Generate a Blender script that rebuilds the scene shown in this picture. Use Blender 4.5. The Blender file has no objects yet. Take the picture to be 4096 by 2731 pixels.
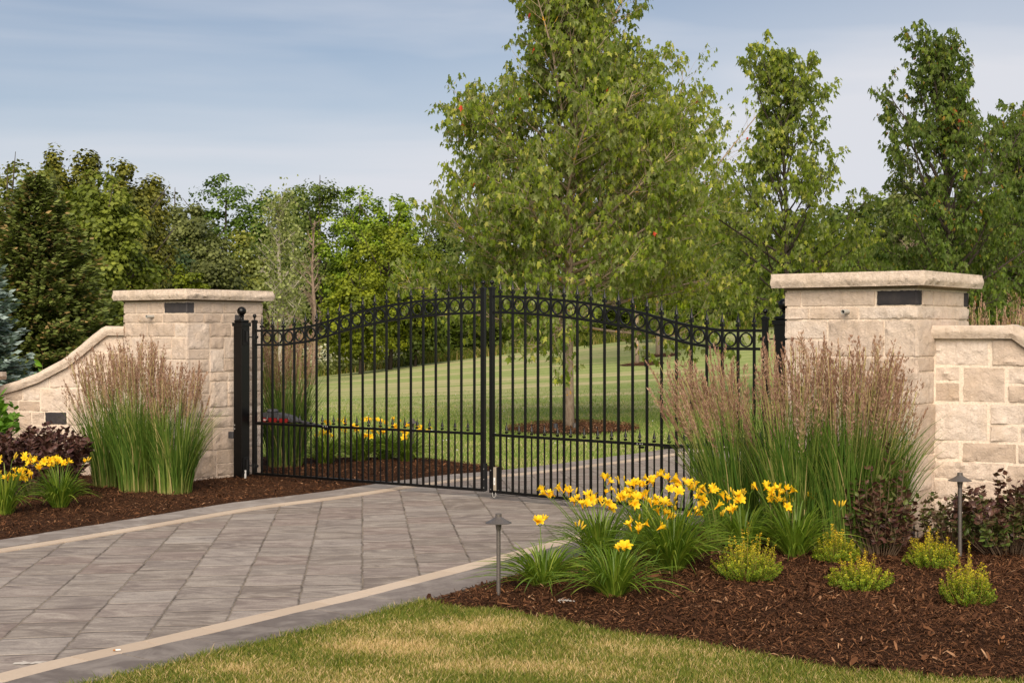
import bpy, math, random
import numpy as np
from mathutils import Vector, Matrix

S = bpy.context.scene
COL = S.collection
R_ = math.radians

# ------------------------------------------------------------------ camera, world, sun, exposure
CAMZ = 1.6
cam = bpy.data.cameras.new("camera")
cam.sensor_width = 36.0
cam.lens = 36.0 * 1425 / 1024
cam.shift_y = -10.5 / 1024
cam.clip_start = 0.1
cam.clip_end = 3000
camo = bpy.data.objects.new("camera", cam)
COL.objects.link(camo)
camo.location = (0, 0, CAMZ)
camo.rotation_euler = (R_(90), 0, 0)
S.camera = camo

SUN_EL, SUN_AZ = 36.0, 184.0          # compass style: 0 = +Y, 90 = +X ; the sun is low behind the camera
w = bpy.data.worlds.new("World")
S.world = w
w.use_nodes = True
nt = w.node_tree
for n in list(nt.nodes):
    nt.nodes.remove(n)
out = nt.nodes.new("ShaderNodeOutputWorld")
bg = nt.nodes.new("ShaderNodeBackground")
sky = nt.nodes.new("ShaderNodeTexSky")
sky.sky_type = 'NISHITA'
sky.sun_disc = False
sky.sun_elevation = R_(SUN_EL)
sky.sun_rotation = R_(SUN_AZ)
sky.air_density = 1.0
sky.dust_density = 0.6
sky.ozone_density = 3.0
bg.inputs[1].default_value = 0.066
tc = nt.nodes.new("ShaderNodeTexCoord")
mp = nt.nodes.new("ShaderNodeMapping")
mp.inputs['Scale'].default_value = (1.1, 1.1, 7.0)
mp.inputs['Rotation'].default_value = (R_(7), R_(10), 0)
mp.inputs['Location'].default_value = (0.2, 0.0, 0.35)
no = nt.nodes.new("ShaderNodeTexNoise")
no.inputs['Scale'].default_value = 1.5
no.inputs['Detail'].default_value = 5
no.inputs['Roughness'].default_value = 0.45
no.inputs['Distortion'].default_value = 0.5
rp = nt.nodes.new("ShaderNodeValToRGB")
rp.color_ramp.elements[0].position = 0.40
rp.color_ramp.elements[0].color = (0.06, 0.06, 0.06, 1)
rp.color_ramp.elements[1].position = 0.62
rp.color_ramp.elements[1].color = (0.62, 0.62, 0.62, 1)
sep = nt.nodes.new("ShaderNodeSeparateXYZ")
hz = nt.nodes.new("ShaderNodeMapRange")          # thin stratus thickens towards the horizon
hz.inputs['From Min'].default_value = 0.02
hz.inputs['From Max'].default_value = 0.25
hz.inputs['To Min'].default_value = 1.0
hz.inputs['To Max'].default_value = 0.0
mx = nt.nodes.new("ShaderNodeMath"); mx.operation = 'ADD'; mx.use_clamp = True
mix = nt.nodes.new("ShaderNodeMix"); mix.data_type = 'RGBA'
mix.inputs['B'].default_value = (8.9, 9.1, 9.8, 1)
L = nt.links.new
L(tc.outputs['Generated'], mp.inputs[0]); L(mp.outputs[0], no.inputs['Vector'])
L(no.outputs[0], rp.inputs[0]); L(tc.outputs['Generated'], sep.inputs[0])
L(sep.outputs['Z'], hz.inputs['Value']); L(rp.outputs[0], mx.inputs[0]); L(hz.outputs[0], mx.inputs[1])
xr = nt.nodes.new("ShaderNodeMapRange")
xr.inputs['From Min'].default_value = -0.30; xr.inputs['From Max'].default_value = 0.30
xr.inputs['To Min'].default_value = -0.22; xr.inputs['To Max'].default_value = 0.34
ad2 = nt.nodes.new("ShaderNodeMath"); ad2.operation = 'ADD'; ad2.use_clamp = True
L(sep.outputs['X'], xr.inputs['Value']); L(mx.outputs[0], ad2.inputs[0]); L(xr.outputs[0], ad2.inputs[1])
L(ad2.outputs[0], mix.inputs['Factor']); L(sky.outputs[0], mix.inputs['A'])
L(mix.outputs['Result'], bg.inputs[0]); L(bg.outputs[0], out.inputs[0])

sl = bpy.data.lights.new("sun", 'SUN')
sl.energy = 4.6
sl.angle = R_(55)
sl.color = (1.0, 0.86, 0.70)
so = bpy.data.objects.new("sun", sl)
COL.objects.link(so)
sd = Vector((math.sin(R_(SUN_AZ)) * math.cos(R_(SUN_EL)), math.cos(R_(SUN_AZ)) * math.cos(R_(SUN_EL)), math.sin(R_(SUN_EL))))
so.rotation_euler = sd.to_track_quat('Z', 'Y').to_euler()
so.location = (0, 0, 30)

S.view_settings.view_transform = 'Standard'
S.view_settings.look = 'None'
S.view_settings.exposure = 0.30
S.view_settings.gamma = 1.0
S.render.engine = 'CYCLES'
S.cycles.max_bounces = 6
S.cycles.transparent_max_bounces = 4
S.cycles.use_denoising = True

# ------------------------------------------------------------------ helpers
rng = np.random.default_rng(7)
random.seed(7)


def _hash(ix, iy, iz, s):
    n = (ix * 374761393 + iy * 668265263 + iz * 2147483647 + s * 1274126177) & 0xFFFFFFFF
    n = (n ^ (n >> 13)) * 1274126177 & 0xFFFFFFFF
    n = (n ^ (n >> 16)) * 2246822519 & 0xFFFFFFFF
    return ((n ^ (n >> 15)) & 0xFFFFFF) / float(0xFFFFFF)


def noise(P, s=0):
    P = np.asarray(P, float)
    i = np.floor(P).astype(np.int64); f = P - i
    f = f * f * (3 - 2 * f)
    r = 0
    for a in (0, 1):
        for b in (0, 1):
            for c in (0, 1):
                wgt = (f[..., 0] if a else 1 - f[..., 0]) * (f[..., 1] if b else 1 - f[..., 1]) * (f[..., 2] if c else 1 - f[..., 2])
                r = r + wgt * _hash(i[..., 0] + a, i[..., 1] + b, i[..., 2] + c, s)
    return r * 2 - 1


def fbm(P, s=0, o=3):
    P = np.asarray(P, float); r = 0; a = 1.0
    for k in range(o):
        r = r + a * noise(P * (2 ** k), s + k * 17); a *= 0.5
    return r / 1.6


def norm(v):
    v = np.asarray(v, float)
    return v / np.maximum(np.linalg.norm(v, axis=-1, keepdims=True), 1e-9)


def sstep(a, b, x):
    t = np.clip((x - a) / (b - a), 0, 1)
    return t * t * (3 - 2 * t)


def raw_mesh(name, V, idx, counts, mats=(), smooth=False, tint=None):
    """V (n,3), idx flat vertex indices, counts per face"""
    me = bpy.data.meshes.new(name)
    V = np.ascontiguousarray(V, dtype=np.float32)
    idx = np.ascontiguousarray(idx, dtype=np.int32).ravel()
    counts = np.ascontiguousarray(counts, dtype=np.int32)
    me.vertices.add(len(V)); me.vertices.foreach_set("co", V.ravel())
    me.loops.add(len(idx)); me.loops.foreach_set("vertex_index", idx)
    me.polygons.add(len(counts))
    st = np.zeros(len(counts), np.int32); st[1:] = np.cumsum(counts)[:-1]
    me.polygons.foreach_set("loop_start", st)
    me.polygons.foreach_set("loop_total", counts)
    me.polygons.foreach_set("use_smooth", np.full(len(counts), bool(smooth)))
    if tint is not None:
        at = me.attributes.new("tint", 'FLOAT', 'POINT')
        at.data.foreach_set("value", np.ascontiguousarray(tint, dtype=np.float32))
    me.update(calc_edges=True)
    for m in mats:
        me.materials.append(m)
    return me


def link(name, me, parent=None, loc=None):
    o = bpy.data.objects.new(name, me)
    COL.objects.link(o)
    if parent is not None:
        o.parent = parent
    if loc is not None:
        o.location = loc
    return o


def tag(o, label=None, cat=None, group=None, kind=None):
    if label: o['label'] = label
    if cat: o['category'] = cat
    if group: o['group'] = group
    if kind: o['kind'] = kind
    return o


def empty(name, loc=(0, 0, 0), rz=0.0, label=None, cat=None, group=None):
    o = bpy.data.objects.new(name, None)
    COL.objects.link(o)
    o.empty_display_size = 0.1
    o.location = loc
    o.rotation_euler = (0, 0, rz)
    return tag(o, label, cat, group)


def copy_thing(o, loc, rz, label, group=None, scale=None):
    def rec(src, par):
        c = src.copy(); COL.objects.link(c)
        c.parent = par
        for ch in src.children:
            rec(ch, c)
        return c
    c = rec(o, None)
    c.location = loc; c.rotation_euler = (0, 0, rz)
    if scale: c.scale = scale
    c['label'] = label
    if group: c['group'] = group
    return c


class MB:
    def __init__(s):
        s.v = []; s.f = []; s.t = []; s.n = 0

    def add(s, V, F, t=0.5):
        V = [tuple(p) for p in V]
        s.v += V; s.f += [tuple(i + s.n for i in q) for q in F]
        s.t += [t] * len(V) if np.isscalar(t) else list(t)
        s.n += len(V); return s

    def box(s, c, d, ax=None, bev=0.0, t=0.5):
        c = Vector(c); hx, hy, hz_ = d[0] / 2, d[1] / 2, d[2] / 2
        X, Y, Z = ax if ax else (Vector((1, 0, 0)), Vector((0, 1, 0)), Vector((0, 0, 1)))
        if bev <= 0:
            V = [c + X * (hx * a) + Y * (hy * b) + Z * (hz_ * e) for e in (-1, 1) for a, b in ((-1, -1), (1, -1), (1, 1), (-1, 1))]
            return s.add(V, [(3, 2, 1, 0), (4, 5, 6, 7), (0, 1, 5, 4), (1, 2, 6, 5), (2, 3, 7, 6), (3, 0, 4, 7)], t)
        b_ = bev; V = []
        ring = []
        for a, b in ((-1, -1), (1, -1), (1, 1), (-1, 1)):
            if a * b > 0:
                ring += [(a * hx, b * (hy - b_)), (a * (hx - b_), b * hy)]
            else:
                ring += [(a * (hx - b_), b * hy), (a * hx, b * (hy - b_))]
        levels = [(-hz_, True), (-hz_ + b_, False), (hz_ - b_, False), (hz_, True)]
        for z, ins in levels:
            for x, y in ring:
                if ins:
                    x = max(-hx + b_, min(hx - b_, x)); y = max(-hy + b_, min(hy - b_, y))
                V.append(c + X * x + Y * y + Z * z)
        F = []
        for k in range(3):
            for i in range(8):
                j = (i + 1) % 8
                F.append((k * 8 + i, k * 8 + j, k * 8 + 8 + j, k * 8 + 8 + i))
        F.append(tuple(range(7, -1, -1))); F.append(tuple(range(24, 32)))
        return s.add(V, F, t)

    def lathe(s, c, prof, n=20, t=0.5, rot=0.0, axis=None):
        """prof: (r,z) bottom to top, around vertical axis at c"""
        c = Vector(c); V = []; F = []
        if axis is None:
            X, Y, Z = Vector((1, 0, 0)), Vector((0, 1, 0)), Vector((0, 0, 1))
        else:
            Z = Vector(axis).normalized(); X = Z.orthogonal().normalized(); Y = Z.cross(X)
        for r, z in prof:
            for i in range(n):
                a = rot + 2 * math.pi * i / n
                V.append(c + X * (r * math.cos(a)) + Y * (r * math.sin(a)) + Z * z)
        for k in range(len(prof) - 1):
            for i in range(n):
                j = (i + 1) % n
                F.append((k * n + i, k * n + j, (k + 1) * n + j, (k + 1) * n + i))
        F.append(tuple(range(n - 1, -1, -1))); F.append(tuple((len(prof) - 1) * n + i for i in range(n)))
        return s.add(V, F, t)

    def tube(s, pts, rad, n=6, t=0.5, cap=True):
        pts = [Vector(p) for p in pts]
        if np.isscalar(rad): rad = [rad] * len(pts)
        V = []; F = []
        ref = None
        for k, p in enumerate(pts):
            d = (pts[min(k + 1, len(pts) - 1)] - pts[max(k - 1, 0)]).normalized()
            if ref is None:
                ref = d.orthogonal().normalized()
            x = (ref - d * ref.dot(d))
            x = x.normalized() if x.length > 1e-5 else d.orthogonal().normalized()
            ref = x; y = d.cross(x)
            for i in range(n):
                a = 2 * math.pi * i / n
                V.append(p + x * (rad[k] * math.cos(a)) + y * (rad[k] * math.sin(a)))
        for k in range(len(pts) - 1):
            for i in range(n):
                j = (i + 1) % n
                F.append((k * n + i, k * n + j, (k + 1) * n + j, (k + 1) * n + i))
        if cap:
            F.append(tuple(range(n - 1, -1, -1))); F.append(tuple((len(pts) - 1) * n + i for i in range(n)))
        return s.add(V, F, t)

    def mesh(s, name, mat, smooth=False):
        idx = [i for q in s.f for i in q]; cn = [len(q) for q in s.f]
        me = raw_mesh(name, np.array([tuple(p) for p in s.v]), idx, cn, [mat] if mat else [], smooth, s.t)
        return me

    def build(s, name, mat, parent=None, smooth=False, loc=None):
        return link(name, s.mesh(name, mat, smooth), parent, loc)


def smooth_by_angle(me, deg=40):
    me.polygons.foreach_set("use_smooth", np.ones(len(me.polygons), bool))
    import bmesh
    b = bmesh.new(); b.from_mesh(me)
    for e in b.edges:
        if len(e.link_faces) == 2 and e.calc_face_angle(0) > R_(deg):
            e.smooth = False
    b.to_mesh(me); b.free()


DIAMOND = (np.array([(0, 0, 0), (.32, .45, -.05), (0, 1, 0), (-.32, .45, -.05)]), [(0, 1, 2, 3)])
OVAL = (np.array([(0, 0, 0), (.22, .25, -.06), (.26, .55, -.06), (0, 1, -.12), (-.26, .55, -.06), (-.22, .25, -.06), (0, .5, .02)]),
        [(0, 1, 6), (1, 2, 6), (2, 3, 6), (3, 4, 6), (4, 5, 6), (5, 0, 6)])
MAPLE = (np.array([(0, 0, 0), (.30, .06, -.08), (.24, .28, -.05), (.50, .52, -.16), (.20, .56, -.05), (0, 1, -.10),
                   (-.20, .56, -.05), (-.50, .52, -.16), (-.24, .28, -.05), (-.30, .06, -.08), (0, .36, .04)]),
         [(i, (i + 1) % 10, 10) for i in range(10)])
TUFT = (np.array([(-.5, 0, 0), (.5, 0, 0), (.3, 1, 0), (-.3, 1, 0)]), [(0, 1, 2, 3)])


def leaf_field(name, P, U, N, size, mat, tint, tmpl=DIAMOND, parent=None, width=1.0, smooth=False):
    P = np.asarray(P, float); n = len(P)
    T, F = tmpl
    U = norm(U); W = np.cross(U, N); W = norm(W); N2 = np.cross(W, U)
    size = np.broadcast_to(np.asarray(size, float), (n,))[:, None, None]
    width = np.broadcast_to(np.asarray(width, float), (n,))[:, None, None]
    V = P[:, None, :] + size * (T[None, :, 0:1] * W[:, None, :] * width + T[None, :, 1:2] * U[:, None, :] + T[None, :, 2:3] * N2[:, None, :])
    k = len(T)
    fl = np.array([i for q in F for i in q]); cn = np.array([len(q) for q in F])
    idx = (np.arange(n)[:, None] * k + fl[None, :]).ravel()
    counts = np.tile(cn, n)
    tt = np.repeat(np.broadcast_to(np.asarray(tint, float), (n,)), k)
    me = raw_mesh(name, V.reshape(-1, 3), idx, counts, [mat], smooth, tt)
    return link(name, me, parent)


def strips(name, paths, side, width, mat, tint, parent=None, smooth=False, vfold=0.0):
    """paths (n,k,3); side (n,3) or (n,k,3); width (n,k)"""
    paths = np.asarray(paths, float); n, k, _ = paths.shape
    side = norm(side)
    if side.ndim == 2: side = np.repeat(side[:, None, :], k, 1)
    wv = side * (np.asarray(width)[..., None] / 2)
    tt = np.asarray(tint, float)
    if tt.ndim == 1: tt = np.repeat(tt[:, None], k, 1)
    if vfold > 0:
        V = np.stack([paths - wv + np.array([0, 0, 1.0]) * np.asarray(width)[..., None] * vfold, paths, paths + wv + np.array([0, 0, 1.0]) * np.asarray(width)[..., None] * vfold], 2)
        m = 3
    else:
        V = np.stack([paths - wv, paths + wv], 2); m = 2
    V = V.reshape(-1, 3)
    tt = np.repeat(tt.ravel(), m)
    base = (np.arange(n)[:, None] * k + np.arange(k - 1)[None, :]).ravel() * m
    qs = []
    for j in range(m - 1):
        qs.append(np.stack([base + j, base + j + 1, base + j + 1 + m, base + j + m], 1))
    idx = np.concatenate(qs, 0)
    me = raw_mesh(name, V, idx.ravel(), np.full(len(idx), 4), [mat], smooth, tt)
    return link(name, me, parent)


# ------------------------------------------------------------------ materials
def new_mat(name):
    m = bpy.data.materials.new(name); m.use_nodes = True
    t = m.node_tree
    for n in list(t.nodes): t.nodes.remove(n)
    o = t.nodes.new("ShaderNodeOutputMaterial")
    b = t.nodes.new("ShaderNodeBsdfPrincipled")
    t.links.new(b.outputs[0], o.inputs[0])
    return m, t, b, o


def N(t, typ, **kw):
    n = t.nodes.new(typ)
    for k, v in kw.items():
        if k.startswith('_'): setattr(n, k[1:], v)
        else: n.inputs[k.replace('__', ' ')].default_value = v
    return n


def ramp(t, src, stops, interp='LINEAR'):
    r = t.nodes.new("ShaderNodeValToRGB"); cr = r.color_ramp; cr.interpolation = interp
    while len(cr.elements) < len(stops): cr.elements.new(0.5)
    for e, (p, c) in zip(cr.elements, stops):
        e.position = p
        e.color = (c, c, c, 1) if np.isscalar(c) else (*c, 1)
    t.links.new(src, r.inputs[0])
    return r.outputs[0]


def mixc(t, fac, a, b, mode='MIX'):
    m = t.nodes.new("ShaderNodeMix"); m.data_type = 'RGBA'; m.blend_type = mode
    for sock, v in ((m.inputs['Factor'], fac), (m.inputs['A'], a), (m.inputs['B'], b)):
        if hasattr(v, 'is_output') or isinstance(v, bpy.types.NodeSocket): t.links.new(v, sock)
        elif np.isscalar(v): sock.default_value = v
        else: sock.default_value = (*v, 1)
    return m.outputs['Result']


def plain(name, col, rough=0.6, spec=0.4, metal=0.0, bump=0.0, bscale=60):
    m, t, b, o = new_mat(name)
    b.inputs['Base Color'].default_value = (*col, 1)
    b.inputs['Roughness'].default_value = rough
    b.inputs['Specular IOR Level'].default_value = spec
    b.inputs['Metallic'].default_value = metal
    if bump:
        tcn = N(t, "ShaderNodeTexCoord"); ns = N(t, "ShaderNodeTexNoise", Scale=bscale, Detail=4.0)
        t.links.new(tcn.outputs['Object'], ns.inputs['Vector'])
        bp = N(t, "ShaderNodeBump", Strength=bump, Distance=0.005)
        t.links.new(ns.outputs[0], bp.inputs['Height']); t.links.new(bp.outputs[0], b.inputs['Normal'])
        c = mixc(t, ramp(t, ns.outputs[0], [(0.3, 0.0), (0.7, 1.0)]), tuple(x * 0.8 for x in col), tuple(min(1, x * 1.15) for x in col))
        t.links.new(c, b.inputs['Base Color'])
    return m


def leaf_mat(name, stops, trans=0.35, rough=0.55, spec=0.25, back=None):
    """colour follows the per-leaf 'tint' attribute"""
    m, t, b, o = new_mat(name)
    at = t.nodes.new("ShaderNodeAttribute"); at.attribute_name = "tint"
    c = ramp(t, at.outputs['Fac'], stops)
    if back is not None:
        ge = t.nodes.new("ShaderNodeNewGeometry")
        c = mixc(t, ge.outputs['Backfacing'], c, back)
    t.links.new(c, b.inputs['Base Color'])
    b.inputs['Roughness'].default_value = rough
    b.inputs['Specular IOR Level'].default_value = spec
    if trans > 0:
        tr = t.nodes.new("ShaderNodeBsdfTranslucent")
        c2 = mixc(t, 1.0, c, (1.3, 1.4, 0.5), 'MULTIPLY')
        t.links.new(c2, tr.inputs[0])
        ms = t.nodes.new("ShaderNodeMixShader"); ms.inputs[0].default_value = trans
        t.links.new(b.outputs[0], ms.inputs[1]); t.links.new(tr.outputs[0], ms.inputs[2])
        t.links.new(ms.outputs[0], o.inputs[0])
    return m


# limestone with per-block variation
def stone_mat(name, base, dark, light, ochre, mortar=None, bump=0.5):
    m, t, b, o = new_mat(name)
    tcn = N(t, "ShaderNodeTexCoord")
    at = t.nodes.new("ShaderNodeAttribute"); at.attribute_name = "tint"
    n1 = N(t, "ShaderNodeTexNoise", Scale=5.0, Detail=6.0, Roughness=0.6)
    n2 = N(t, "ShaderNodeTexNoise", Scale=70.0, Detail=5.0, Roughness=0.7)
    n3 = N(t, "ShaderNodeTexNoise", Scale=2.2, Detail=4.0, Roughness=0.6)
    for n in (n1, n2, n3): t.links.new(tcn.outputs['Object'], n.inputs['Vector'])
    c = ramp(t, at.outputs['Fac'], [(0.0, dark), (0.45, base), (1.0, light)])
    c = mixc(t, ramp(t, n1.outputs[0], [(0.45, 0.0), (0.75, 0.45)]), c, ochre)
    c = mixc(t, ramp(t, n3.outputs[0], [(0.5, 0.0), (0.8, 0.35)]), c, dark)
    c = mixc(t, ramp(t, n2.outputs[0], [(0.35, 0.45), (0.6, 0.0)]), c, dark)
    mps = N(t, "ShaderNodeMapping", Scale=(9, 9, .9)); t.links.new(tcn.outputs['Object'], mps.inputs[0])
    n4 = N(t, "ShaderNodeTexNoise", Scale=1.6, Detail=4.0, Roughness=0.6); t.links.new(mps.outputs[0], n4.inputs['Vector'])
    c = mixc(t, ramp(t, n4.outputs[0], [(0.52, 0.0), (0.75, 0.55)]), c, tuple(v * .8 for v in dark))
    if mortar:
        c = mixc(t, ramp(t, at.outputs['Fac'], [(1.2, 0.0), (1.21, 1.0)]) if False else 0.0, c, mortar)
    t.links.new(c, b.inputs['Base Color'])
    b.inputs['Roughness'].default_value = 0.9
    b.inputs['Specular IOR Level'].default_value = 0.15
    ns = N(t, "ShaderNodeTexNoise", Scale=28.0, Detail=8.0, Roughness=0.75, Distortion=0.6)
    t.links.new(tcn.outputs['Object'], ns.inputs['Vector'])
    bp = N(t, "ShaderNodeBump", Strength=bump, Distance=0.020)
    t.links.new(ns.outputs[0], bp.inputs['Height']); t.links.new(bp.outputs[0], b.inputs['Normal'])
    return m


M = {}
M['stone'] = stone_mat("limestone", (.68, .56, .46), (.50, .395, .31), (.75, .65, .56), (.56, .41, .26), bump=1.0)
M['cap'] = stone_mat("cap_stone", (.66, .555, .46), (.50, .39, .29), (.68, .57, .46), (.55, .43, .31), bump=1.0)
M['mortar'] = plain("mortar", (.68, .57, .46), 0.95, 0.1, bump=0.6, bscale=90)
M['cap_shadow'] = plain("cap_shadow_tone", (.22, .17, .12), 0.95, 0.1, bump=0.3)  # dark tone standing in for the shade below the pillar caps
M['slate'] = stone_mat("slate_block", (.055, .05, .052), (.035, .033, .036), (.09, .085, .088), (.12, .10, .085), bump=0.4)
M['black'] = plain("black_paint", (.0035, .0033, .0033), 0.28, 0.28)
M['blackplate'] = plain("black_plate", (.007, .007, .007), 0.6, 0.3)
M['steel'] = plain("zinc_steel", (.22, .215, .20), 0.5, 0.4, 0.6)
M['pvc'] = plain("grey_conduit", (.40, .39, .36), 0.5, 0.4)
M['white'] = plain("white_plastic", (.75, .73, .70), 0.5, 0.4)
M['lockmetal'] = plain("lock_housing", (.36, .31, .24), 0.4, 0.4, 0.2)
M['red'] = plain("red_paint", (.20, .012, .010), 0.4, 0.5)
M['greyplastic'] = plain("charcoal_plastic", (.05, .05, .055), 0.45, 0.4)
M['lamp'] = plain("aged_bronze", (.16, .14, .125), 0.42, 0.5, 0.55, bump=0.25, bscale=150)
M['bulb'] = plain("frosted_glass", (.7, .68, .62), 0.3, 0.5)
M['cable'] = plain("black_cable", (.012, .012, .012), 0.5, 0.4)
M['feather'] = plain("feather_white", (.62, .60, .56), 0.8, 0.2)
M['orangebrown'] = plain("brown_filter", (.35, .16, .06), 0.8, 0.2)


def bark(name, c1, c2, lichen=None, sc=30):
    m, t, b, o = new_mat(name)
    tcn = N(t, "ShaderNodeTexCoord"); mpn = N(t, "ShaderNodeMapping", Scale=(1, 1, 0.35))
    ns = N(t, "ShaderNodeTexNoise", Scale=float(sc), Detail=6.0, Roughness=0.7)
    t.links.new(tcn.outputs['Object'], mpn.inputs[0]); t.links.new(mpn.outputs[0], ns.inputs['Vector'])
    c = ramp(t, ns.outputs[0], [(0.3, c1), (0.7, c2)])
    if lichen:
        n2 = N(t, "ShaderNodeTexNoise", Scale=9.0, Detail=3.0, Roughness=0.5)
        t.links.new(tcn.outputs['Object'], n2.inputs['Vector'])
        c = mixc(t, ramp(t, n2.outputs[0], [(0.63, 0.0), (0.67, 1.0)]), c, lichen)
    t.links.new(c, b.inputs['Base Color']); b.inputs['Roughness'].default_value = 0.9
    b.inputs['Specular IOR Level'].default_value = 0.15
    bp = N(t, "ShaderNodeBump", Strength=0.6, Distance=0.01)
    t.links.new(ns.outputs[0], bp.inputs['Height']); t.links.new(bp.outputs[0], b.inputs['Normal'])
    return m


M['bark_maple'] = bark("maple_bark", (.22, .155, .105), (.44, .35, .26), (.60, .33, .03))
M['bark_dark'] = bark("dark_bark", (.035, .028, .022), (.10, .08, .065))
M['bark_pale'] = bark("pale_bark", (.30, .27, .20), (.46, .42, .34))
M['bark_dead'] = bark("dead_bark", (.13, .095, .07), (.30, .22, .165))
M['twig'] = plain("shrub_twig", (.16, .11, .07), 0.85, 0.15)

M['goldtwig'] = plain("golden_twig", (.30, .22, .05), 0.8, 0.15)
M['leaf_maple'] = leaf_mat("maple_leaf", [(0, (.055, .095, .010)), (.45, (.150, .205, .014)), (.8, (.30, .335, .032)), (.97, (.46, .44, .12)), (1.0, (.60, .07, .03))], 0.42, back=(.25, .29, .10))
M['leaf_maple_b'] = leaf_mat("maple_leaf_shaded", [(0, (.035, .066, .008)), (.5, (.085, .135, .012)), (.9, (.17, .22, .025)), (1.0, (.45, .06, .03))], 0.38, back=(.13, .17, .045))  # darker copy of the maple leaf, shade put into its colour
M['blade'] = leaf_mat("lawn_blade", [(0, (.060, .095, .010)), (.35, (.145, .180, .022)), (.6, (.28, .25, .050)), (.8, (.50, .36, .16)), (1, (.66, .48, .26))], 0.25, spec=0.2)
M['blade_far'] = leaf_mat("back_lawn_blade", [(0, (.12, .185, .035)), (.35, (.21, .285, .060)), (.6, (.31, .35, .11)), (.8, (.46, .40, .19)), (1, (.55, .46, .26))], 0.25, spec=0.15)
M['reed'] = leaf_mat("reed_leaf", [(0, (.040, .105, .012)), (.5, (.11, .185, .026)), (.8, (.20, .25, .050)), (1, (.46, .38, .16))], 0.25, spec=0.3)
M['plume'] = leaf_mat("reed_plume", [(0, (.18, .095, .065)), (.5, (.34, .205, .145)), (1, (.53, .37, .27))], 0.2, rough=0.9, spec=0.05)
M['lily'] = leaf_mat("daylily_leaf", [(0, (.045, .095, .010)), (.5, (.125, .205, .018)), (1, (.30, .36, .05))], 0.3, rough=0.4, spec=0.4)
M['petal'] = leaf_mat("daylily_petal", [(0, (.80, .36, .008)), (.5, (.85, .52, .012)), (1, (.87, .68, .03))], 0.25, rough=0.55, spec=0.2)
M['bud'] = leaf_mat("daylily_bud", [(0, (.55, .42, .03)), (1, (.78, .40, .02))], 0.2)
M['weigela'] = leaf_mat("dark_shrub_leaf", [(0, (.060, .024, .024)), (.5, (.115, .055, .036)), (.75, (.10, .085, .030)), (1, (.10, .15, .030))], 0.15, rough=0.42, spec=0.35)
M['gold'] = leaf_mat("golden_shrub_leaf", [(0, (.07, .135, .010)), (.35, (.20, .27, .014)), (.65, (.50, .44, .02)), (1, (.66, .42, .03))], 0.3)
M['fresh'] = leaf_mat("fresh_leaf", [(0, (.09, .20, .02)), (1, (.20, .36, .04))], 0.3)
M['chip'] = leaf_mat("mulch_chip", [(0, (.030, .013, .007)), (.45, (.090, .039, .018)), (.8, (.21, .095, .042)), (1, (.42, .25, .14))], 0.0, rough=0.9, spec=0.1)
M['wildflower'] = leaf_mat("wildflower_leaf", [(0, (.06, .11, .02)), (.6, (.14, .20, .04)), (.8, (.30, .30, .08)), (1, (.6, .6, .45))], 0.2)

FOL = {
    'deep': [(0, (.028, .044, .008)), (.5, (.062, .088, .013)), (1, (.115, .145, .022))],
    'walnut': [(0, (.026, .050, .006)), (.5, (.058, .098, .010)), (1, (.11, .16, .018))],
    'olive': [(0, (.035, .045, .010)), (.5, (.085, .098, .016)), (1, (.16, .16, .030))],
    'cedar': [(0, (.032, .040, .006)), (.5, (.088, .092, .012)), (1, (.18, .165, .020))],
    'bright': [(0, (.045, .085, .006)), (.5, (.13, .19, .012)), (1, (.25, .31, .020))],
    'yellow': [(0, (.060, .085, .006)), (.5, (.15, .185, .010)), (1, (.27, .30, .016))],
    'lime': [(0, (.10, .16, .006)), (.5, (.26, .34, .012)), (1, (.42, .50, .030))],
    'grey': [(0, (.040, .050, .016)), (.5, (.095, .108, .030)), (1, (.17, .19, .060))],
    'pale': [(0, (.075, .090, .030)), (.5, (.16, .185, .060)), (1, (.27, .29, .11))],
    'blue': [(0, (.024, .042, .016)), (.5, (.048, .076, .028)), (1, (.085, .120, .045))],
    'spruce': [(0, (.026, .038, .010)), (.5, (.066, .085, .018)), (.85, (.10, .12, .030)), (1, (.22, .14, .06))],
    'bluespruce': [(0, (.030, .055, .035)), (.5, (.10, .15, .12)), (1, (.36, .44, .42))],
    'purple': [(0, (.020, .008, .010)), (.5, (.040, .016, .018)), (1, (.070, .030, .028))],
}
for k, st in FOL.items():
    st = [(p_, tuple(min(.6, v * ({'bluespruce': 1.1, 'lime': 1.1, 'yellow': 1.1, 'olive': 1.8, 'deep': 1.7, 'spruce': 1.75}.get(k, 1.5))) for v in c_)) for p_, c_ in st]
    M['f_' + k] = leaf_mat("foliage_" + k, st, 0.28 if k not in ('spruce', 'bluespruce', 'cedar') else 0.1)


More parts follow.
